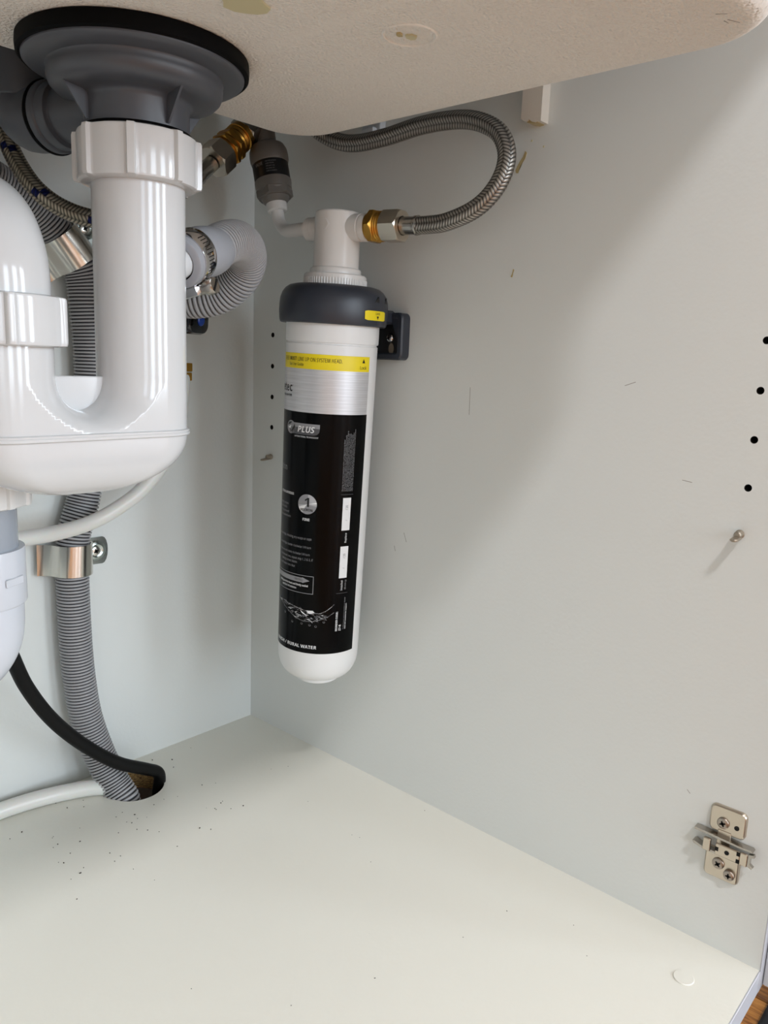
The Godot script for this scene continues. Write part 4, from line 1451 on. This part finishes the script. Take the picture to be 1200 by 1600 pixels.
	# column of upright print
	for r in [["REORDER CODE:", 16.6, 57.6, 1.9, true, 18.0], ["Z7-R", 20.2, 57.6, 2.1, true, 5.6]]:
		letters(w, r[0], Vector2(r[1], r[2]), r[3], on, {"up": true, "bold": r[4], "width": r[5]})
	letters(gy, "To find your nearest stockist or dealer", Vector2(23.4, 58.4), 1.1, on, {"up": true, "width": 30.0})
	letters(w, "visit our website for support", Vector2(25.2, 58.4), 1.1, on, {"up": true, "bold": true, "width": 24.0})
	bar(dm, 13.8, 25.2, 92.3, 92.6, on)
	bar(dm, 13.6, 25.2, 180.6, 180.9, on)
	letters(w, "Installed", Vector2(19.6, 95.0), 1.8, on, {"up": true, "width": 9.0})
	letters(gy, "dd-mm-yy", Vector2(23.2, 95.6), 1.7, on, {"up": true, "width": 9.0})
	letters(w, "Replace", Vector2(21.0, 138.2), 1.8, on, {"up": true, "width": 8.6})
	for h in [106.3, 149.2]:
		bar(w, 15.6, 23.4, h, h + 28.6, on)
		letters(k, "/", Vector2(20.6, h + 8.6), 1.8, on2, {"up": true})
		letters(k, "/ 20", Vector2(20.6, h + 18.0), 2.0, on2, {"up": true})
	var warn := ["Warning: For correct operation of this cartridge it must be fitted", "as per the instructions. Caution: Do not use with water that is unsafe", "or of unknown quality without adequate disinfection before or after it", "and replace the cartridge every twelve months. If water is discoloured", "turn off the water supply. Do not use with hot water. Keep frozen water", "away. System and installation are to comply with local laws & rules", "Operating range: max 38 degrees and a max pressure limit of the system", "refer to the user guide for all the details of the warranty on this product"]
	for i in 8:
		letters(gy, warn[i], Vector2(14.9 + 1.36 * i, 183.6), 1.0, on, {"up": true, "width": [44.0, 48.0, 51.5, 49.0, 49.5, 48.5, 50.0, 53.0][i]})
	part.call("dark_print", k, M.print_black)
	part.call("white_print", w, M.print_white)
	part.call("grey_print", gy, M.print_grey)
	part.call("dim_print", dm, M.print_dim)
	part.call("disc_print", md, M.print_mid)
	print_axis = null

	# dark cover, head and ports
	g = Geo.new()
	g.revolve(PackedVector2Array([Vector2(0.0402, 0.3245), Vector2(0.0402, 0.3215), Vector2(0.0440, 0.3212), Vector2(0.0452, 0.3220), Vector2(0.0458, 0.3240), Vector2(0.0463, 0.3310), Vector2(0.0462, 0.3370), Vector2(0.0456, 0.3420), Vector2(0.0440, 0.3465), Vector2(0.0415, 0.3500), Vector2(0.0380, 0.3524), Vector2(0.0340, 0.3534), Vector2(0.020, 0.3536)]), 96)
	var cover: MeshInstance3D = put.call("cover", g, M.charcoal)
	# yellow lock label on the cover, with its arrow, and the latch openings above it
	var cov := func(p: Vector2, off: float) -> Vector3:
		var a := p.x / 46.2
		var d := Vector3(-0.7012, 0, 0.7130) * cos(a) + Vector3(0.7130, 0, 0.7012) * sin(a)
		return d * (0.04635 + off) + Vector3(0, p.y * 0.001, 0)
	g = Geo.new()
	print_axis = Vector3.ZERO
	var c1 := func(p: Vector2) -> Vector3: return cov.call(p, 0.0003)
	var c2 := func(p: Vector2) -> Vector3: return cov.call(p, 0.0006)
	var x0 := 26.5
	for i in 9:
		var a := x0 + 26.5 * i / 9.0
		var b := x0 + 26.5 * (i + 1) / 9.0
		var e0 := 0.7 if i == 0 else 0.0
		var e1 := 0.7 if i == 8 else 0.0
		shape2(g, PackedVector2Array([Vector2(a, 326.3 + e0), Vector2(b, 326.3 + e1), Vector2(b, 334.0 - e1), Vector2(a, 334.0 - e0)]), c1)
	var ll := obj("lock_label", g, M.label_yellow, cover)
	ll.transform = Transform3D()
	g = Geo.new()
	letters(g, "Lock", Vector2(41.0, 331.0), 2.0, c2, {"mid": true, "width": 5.6})
	shape2(g, PackedVector2Array([Vector2(39.6, 329.8), Vector2(42.4, 329.8), Vector2(41.0, 327.0)]), c2)
	shape2(g, PackedVector2Array([Vector2(39.0, 326.0), Vector2(39.4, 326.0), Vector2(40.6, 322.4), Vector2(40.2, 322.4)]), c2)
	obj("lock_print", g, M.print_black, cover).transform = Transform3D()
	print_axis = null
	for q in [[40.0, 0.0397], [56.0, 0.0397]]:
		var a: float = q[0] / 46.2
		var d := Vector3(-0.7012, 0, 0.7130) * cos(a) + Vector3(0.7130, 0, 0.7012) * sin(a)
		var s := d.cross(Vector3.UP)
		g = Geo.new()
		g.extrude(PackedVector2Array([Vector2(-0.0036, 0), Vector2(0.0032, 0), Vector2(-0.0030, 0.0050)]), 0.006, Transform3D(Basis(s, Vector3.UP, d), d * q[1] + Vector3(0, 0.3405, 0)))
		obj("latch_opening", g, M.charcoal_dark, cover).transform = Transform3D()
	g = Geo.new()
	g.revolve(PackedVector2Array([Vector2(0, 0.3500), Vector2(0.0262, 0.3500), Vector2(0.0266, 0.3600), Vector2(0.0262, 0.3618), Vector2(0.0250, 0.3628), Vector2(0.0216, 0.3630), Vector2(0.0216, 0.3660), Vector2(0.0210, 0.3672), Vector2(0.0196, 0.3680), Vector2(0.0193, 0.3690), Vector2(0.0191, 0.4100), Vector2(0.0187, 0.4118), Vector2(0.0176, 0.4128), Vector2(0, 0.4130)]), 72)
	# knurling round the base ring
	for i in 70:
		var a := TAU * i / 70
		g.rbox(Vector3(0.0010, 0.0070, 0.0008), 0.0002, Transform3D(Basis(Vector3.UP, -a), Vector3(cos(a) * 0.0265, 0.3555, sin(a) * 0.0265)))
	var head: MeshInstance3D = put.call("head", g, M.head_white)
	var pd := Basis(Vector3(1, 0, 0), -0.03) * Vector3(0.139, -0.0297, 0.99)
	var po := Vector3(0, 0.4000, 0)
	g = Geo.new()
	g.revolve(PackedVector2Array([Vector2(0, 0.0), Vector2(0.0112, 0.0), Vector2(0.0111, 0.0255), Vector2(0.0104, 0.0260), Vector2(0.0104, 0.0268), Vector2(0.0111, 0.0273), Vector2(0.0111, 0.0315), Vector2(0.0106, 0.0325), Vector2(0, 0.0325)]), 48, along(po, pd))
	obj("outlet_port", g, M.head_white, head).transform = Transform3D()
	g = Geo.new()
	g.revolve(PackedVector2Array([Vector2(0, 0.0), Vector2(0.0100, 0.0), Vector2(0.0100, 0.0240), Vector2(0.0096, 0.0245), Vector2(0.0096, 0.0305), Vector2(0.0086, 0.0312), Vector2(0, 0.0312)]), 48, along(po, -pd))
	obj("inlet_port", g, M.head_white, head).transform = Transform3D()
	# raised flow arrow
	var hp := func(p: Vector2) -> Vector3:
		var a := p.x / 19.2
		var d := Vector3(-0.7012, 0, 0.7130) * cos(a) + Vector3(0.7130, 0, 0.7012) * sin(a)
		return d * 0.01955 + Vector3(0, p.y * 0.001, 0)
	g = Geo.new()
	print_axis = Vector3.ZERO
	shape2(g, PackedVector2Array([Vector2(-11, 405.5), Vector2(-9.6, 405.5), Vector2(-6.2, 401.0), Vector2(-9.6, 396.5), Vector2(-11, 396.5), Vector2(-8.2, 401.0)]), hp)
	print_axis = null
	obj("flow_arrow", g, M.shell_white, head).transform = Transform3D()

	# bracket: plate on the wall, raised rim, arm to the cover, screws in keyholes
	g = Geo.new()
	var zc := 0.1824
	var to_wall := Basis(Vector3(0, 0, 1), Vector3(0, 1, 0), Vector3(-1, 0, 0))
	var rim := []
	for q in [[0.0, 0.0], [0.0, 0.009], [0.0012, 0.0105], [0.0048, 0.0105], [0.0058, 0.0095], [0.0062, 0.0040]]:
		var ring := PackedVector3Array()
		for p in Geo.rrect(0.0690 - 2.0 * q[0], 0.0410 - 2.0 * q[0], maxf(0.005 - q[0] * 0.6, 0.001), 5):
			ring.append(Vector3(-q[1], 0.4337 + p.y, zc + p.x))
		rim.append(ring)
	g.loft(rim, true, false, 35.0)
	var br := obj("bracket", g, M.charcoal, t, true)
	br.set_meta("label", "dark plastic wall bracket")
	obj("bracket_plate", solid(Vector3(-0.0045, 0.4190, zc - 0.0290), Vector3(-0.0035, 0.4485, zc + 0.0290), 0.0002), M.charcoal_dark, br).transform = FBinv()
	for sgn in [-1.0, 1.0]:
		g = Geo.new()
		g.extrude(PackedVector2Array([Vector2(zc + sgn * 0.0180, 0.4540), Vector2(zc + sgn * 0.0300, 0.4540), Vector2(zc + sgn * 0.0320, 0.4300), Vector2(zc + sgn * 0.0280, 0.4330)]), 0.0095, Transform3D(to_wall, Vector3(-0.0006, 0, 0)))
		obj("bracket_gusset", g, M.charcoal, br).transform = FBinv()
	g = Geo.new()
	g.rbox(Vector3(0.050, 0.012, 0.044), 0.002, Transform3D(Basis(), Vector3(-0.030, 0.4500, zc)))
	obj("bracket_arm", g, M.charcoal, br).transform = FBinv()
	screw(Vector3(-0.0040, 0.4325, 0.1985), Vector3(-1, 0, 0), 0.0042, 0.0034, 0.3, t, M.chrome, 0.8)
	g = Geo.new()
	var slot := PackedVector2Array()
	for i in 20:
		slot.append(Vector2(0.2000 + 0.0031 * cos(TAU * i / 20), 0.4232 + 0.0048 * sin(TAU * i / 20)))
	g.extrude(slot, 0.0003, Transform3D(to_wall, Vector3(-0.0046, 0, 0)))
	obj("keyhole", g, M.pin, br).transform = FBinv()

func FBinv() -> Transform3D:
	return Transform3D()

# ---------------------------------------------------------------- small things on the right wall and floor
func make_small() -> void:
	# batten glued to the wall under the sink's edge, its lower end ragged
	var t := thing("batten", "white batten with ragged glue stained end on the right wall below the sink", "batten", Vector3(-0.004, 0.59, 0.335))
	var g := Geo.new()
	var d := Transform3D(Basis(Vector3(0, 0, 1), Vector3(0, 1, 0), Vector3(-1, 0, 0)), Vector3(0, 0, 0))
	g.extrude(PackedVector2Array([Vector2(0.3255, 0.74), Vector2(0.3255, 0.5945), Vector2(0.3263, 0.5937), Vector2(0.3272, 0.5942), Vector2(0.3280, 0.5928), Vector2(0.3290, 0.5930), Vector2(0.3300, 0.5918), Vector2(0.3312, 0.5922), Vector2(0.3322, 0.5935), Vector2(0.3334, 0.5922), Vector2(0.3348, 0.5912), Vector2(0.3362, 0.5908), Vector2(0.3375, 0.5903), Vector2(0.3390, 0.5906), Vector2(0.3405, 0.5903), Vector2(0.3428, 0.5904), Vector2(0.3428, 0.74)]), 0.0105, d)
	obj("strip", g, M.batten, t, true)
	g = Geo.new()
	g.extrude(PackedVector2Array([Vector2(0.3290, 0.5936), Vector2(0.3302, 0.5914), Vector2(0.3330, 0.5906), Vector2(0.3360, 0.5898), Vector2(0.3395, 0.5900), Vector2(0.3400, 0.5912), Vector2(0.3350, 0.5922), Vector2(0.3322, 0.5940)]), 0.0090, d)
	obj("glue_residue", g, M.glue, t, true)

	# shelf pins
	for k in 2:
		var z: float = [0.5150, 0.0312][k]
		t = thing("shelf_pin", ["small metal shelf pin under the front row of holes near the hinge", "small metal shelf pin under the rear row of holes left of the filter"][k], "shelf pin", Vector3(0, 0.3068, z), "shelf pins in the right wall")
		g = Geo.new()
		g.revolve(PackedVector2Array([Vector2(0, -0.004), Vector2(0.0025, -0.004), Vector2(0.0025, 0.0008), Vector2(0.0030, 0.0010), Vector2(0.0031, 0.0016), Vector2(0.0029, 0.0020), Vector2(0.0025, 0.0022), Vector2(0.0025, 0.0062), Vector2(0.0018, 0.0070), Vector2(0, 0.0072)]), 24, along(Vector3(0, 0.3068, z), Vector3(-1, 0, 0)))
		obj("peg", g, M.pin, t, true)
		g = Geo.new()
		g.rbox(Vector3(0.0120, 0.0018, 0.0056), 0.0007, Transform3D(Basis(Vector3(0, 0, 1), 0.10), Vector3(-0.0085, 0.3046, z)), 0.0026)
		obj("tongue", g, M.pin, t, true)

	# hinge mounting plate
	t = thing("hinge_plate", "nickel hinge mounting plate with three screws near the front of the right wall", "hinge plate", Vector3(0, 0.084, 0.531))
	var w := Basis(Vector3(0, 0, 1), Vector3(0, 1, 0), Vector3(-1, 0, 0))    # x along the depth, y up, z out of the wall
	g = Geo.new()
	var rings := []
	for q in [[0.0, 0.0], [0.0, 0.0012], [0.0010, 0.0026], [0.0014, 0.0028]]:
		var ring := PackedVector3Array()
		for p in Geo.rrect(0.0250 - 2.0 * q[0], 0.0205 - 2.0 * q[0], 0.0042 - q[0], 6):
			ring.append(w * Vector3(0.5315 + p.x, 0.1018 + p.y, q[1]))
		rings.append(ring)
	g.loft(rings, false, true, 40.0)
	rings = []
	for q in [[0.0, 0.0], [0.0, 0.0012], [0.0010, 0.0026], [0.0014, 0.0028]]:
		var ring := PackedVector3Array()
		for p in Geo.rrect(0.0240 - 2.0 * q[0], 0.0230 - 2.0 * q[0], 0.0034 - q[0], 6):
			ring.append(w * Vector3(0.5310 + p.x, 0.0675 + p.y, q[1]))
		rings.append(ring)
	g.loft(rings, false, true, 40.0)
	g.rbox(Vector3(0.009, 0.012, 0.0026), 0.0004, Transform3D(w, w * Vector3(0.5305, 0.0885, 0.0020)))
	obj("base_plate", g, M.nickel, t, true)
	g = Geo.new()
	# raised channel running front to back with forked ends
	g.extrude(PackedVector2Array([Vector2(0.5110, 0.0912), Vector2(0.5180, 0.0910), Vector2(0.5440, 0.0896), Vector2(0.5500, 0.0898), Vector2(0.5512, 0.0886), Vector2(0.5440, 0.0882), Vector2(0.5180, 0.0892), Vector2(0.5110, 0.0894)]), 0.0062, Transform3D(w, w * Vector3(0, 0, 0.0006)))
	obj("channel_wall", g, M.steel, t, true)
	g = Geo.new()
	g.extrude(PackedVector2Array([Vector2(0.5105, 0.0800), Vector2(0.5115, 0.0785), Vector2(0.5180, 0.0770), Vector2(0.5440, 0.0765), Vector2(0.5450, 0.0780), Vector2(0.5180, 0.0786), Vector2(0.5120, 0.0805)]), 0.0062, Transform3D(w, w * Vector3(0, 0, 0.0006)))
	obj("channel_wall", g, M.steel, t, true)
	g = Geo.new()
	g.rbox(Vector3(0.0165, 0.0090, 0.0020), 0.0006, Transform3D(w, w * Vector3(0.5355, 0.0822, 0.0080)))
	g.rbox(Vector3(0.0052, 0.0098, 0.0026), 0.0006, Transform3D(w, w * Vector3(0.5212, 0.0828, 0.0082)))
	g.rbox(Vector3(0.0052, 0.0096, 0.0020), 0.0006, Transform3D(w, w * Vector3(0.5462, 0.0822, 0.0078)))
	obj("channel_top", g, M.nickel, t, true)
	g = Geo.new()
	g.extrude(PackedVector2Array([Vector2(0.5490, 0.0870), Vector2(0.5525, 0.0880), Vector2(0.5530, 0.0862), Vector2(0.5505, 0.0850), Vector2(0.5505, 0.0800), Vector2(0.5528, 0.0785), Vector2(0.5518, 0.0770), Vector2(0.5490, 0.0780)]), 0.0030, Transform3D(w, w * Vector3(0, 0, 0.0050)))
	obj("spring_catch", g, M.steel, t, true)
	var hg := Geo.new()
	for q in [[0.5380, 0.0998, 0.0029, 0.0017], [0.5352, 0.0824, 0.0091, 0.0016]]:
		hg.revolve(PackedVector2Array([Vector2(0, 0), Vector2(q[3], 0), Vector2(q[3], 0.0002), Vector2(0, 0.0002)]), 20, along(w * Vector3(q[0], q[1], q[2]), Vector3(-1, 0, 0)))
	for q in [[0.5288, 0.0825], [0.5432, 0.0850], [0.5432, 0.0795]]:
		hg.rbox(Vector3(0.0022, 0.0030, 0.0004), 0.0001, Transform3D(w, w * Vector3(q[0] - 0.0005, q[1], 0.0090)))
	obj("hole_mark", hg, M.recess, t, true)
	for q in [[0.5288, 0.1000, 0.0042, 0.0028, 0.4], [0.5290, 0.0685, 0.0042, 0.0028, 0.7], [0.5372, 0.0634, 0.0038, 0.0038, 0.1]]:
		screw(w * Vector3(q[0], q[1], q[3]), Vector3(-1, 0, 0), q[2], 0.0020, q[4], t, M.screw_steel, 0.6)

	# white cap disc on the floor near its front corner
	g = Geo.new()
	g.revolve(PackedVector2Array([Vector2(0, 0.0), Vector2(0.0068, 0.0), Vector2(0.0070, 0.0003), Vector2(0.0066, 0.0007), Vector2(0, 0.0008)]), 40, Transform3D(Basis(), Vector3(-0.0449, 0, 0.5278)))
	tag(obj("screw_cap", g, M.melamine_base), "thin round white cap disc on the cupboard floor near its front corner", "cap")

	# grit scattered on the floor
	g = Geo.new()
	var rng := RandomNumberGenerator.new()
	rng.seed = 23
	for i in 85:
		var near := i < 58
		var p := Vector3(rng.randf_range(-0.30, -0.12), 0, rng.randf_range(0.012, 0.16)) if near else Vector3(rng.randf_range(-0.36, -0.01), 0, rng.randf_range(0.01, 0.50))
		if Vector2(p.x + 0.1785, p.z - 0.0455).length() < 0.031:
			continue
		var s := rng.randf_range(0.0003, 0.0008) * (1.1 if near else 0.6)
		g.rbox(Vector3(s * rng.randf_range(0.8, 2.2), s, s), s * 0.25, Transform3D(Basis(Vector3.UP, rng.randf() * TAU), p + Vector3(0, s * 0.5, 0)))
	var grit := obj("grit", g, M.dirt)
	grit.set_meta("kind", "stuff")
	tag(grit, "dark specks of grit scattered over the white cupboard floor", "grit")

func _ready() -> void:
	make_view()
	make_materials()
	make_setting()
	make_sink()
	make_trap()
	make_drain()
	make_filter()
	make_hoses()
	make_fittings()
	make_small()
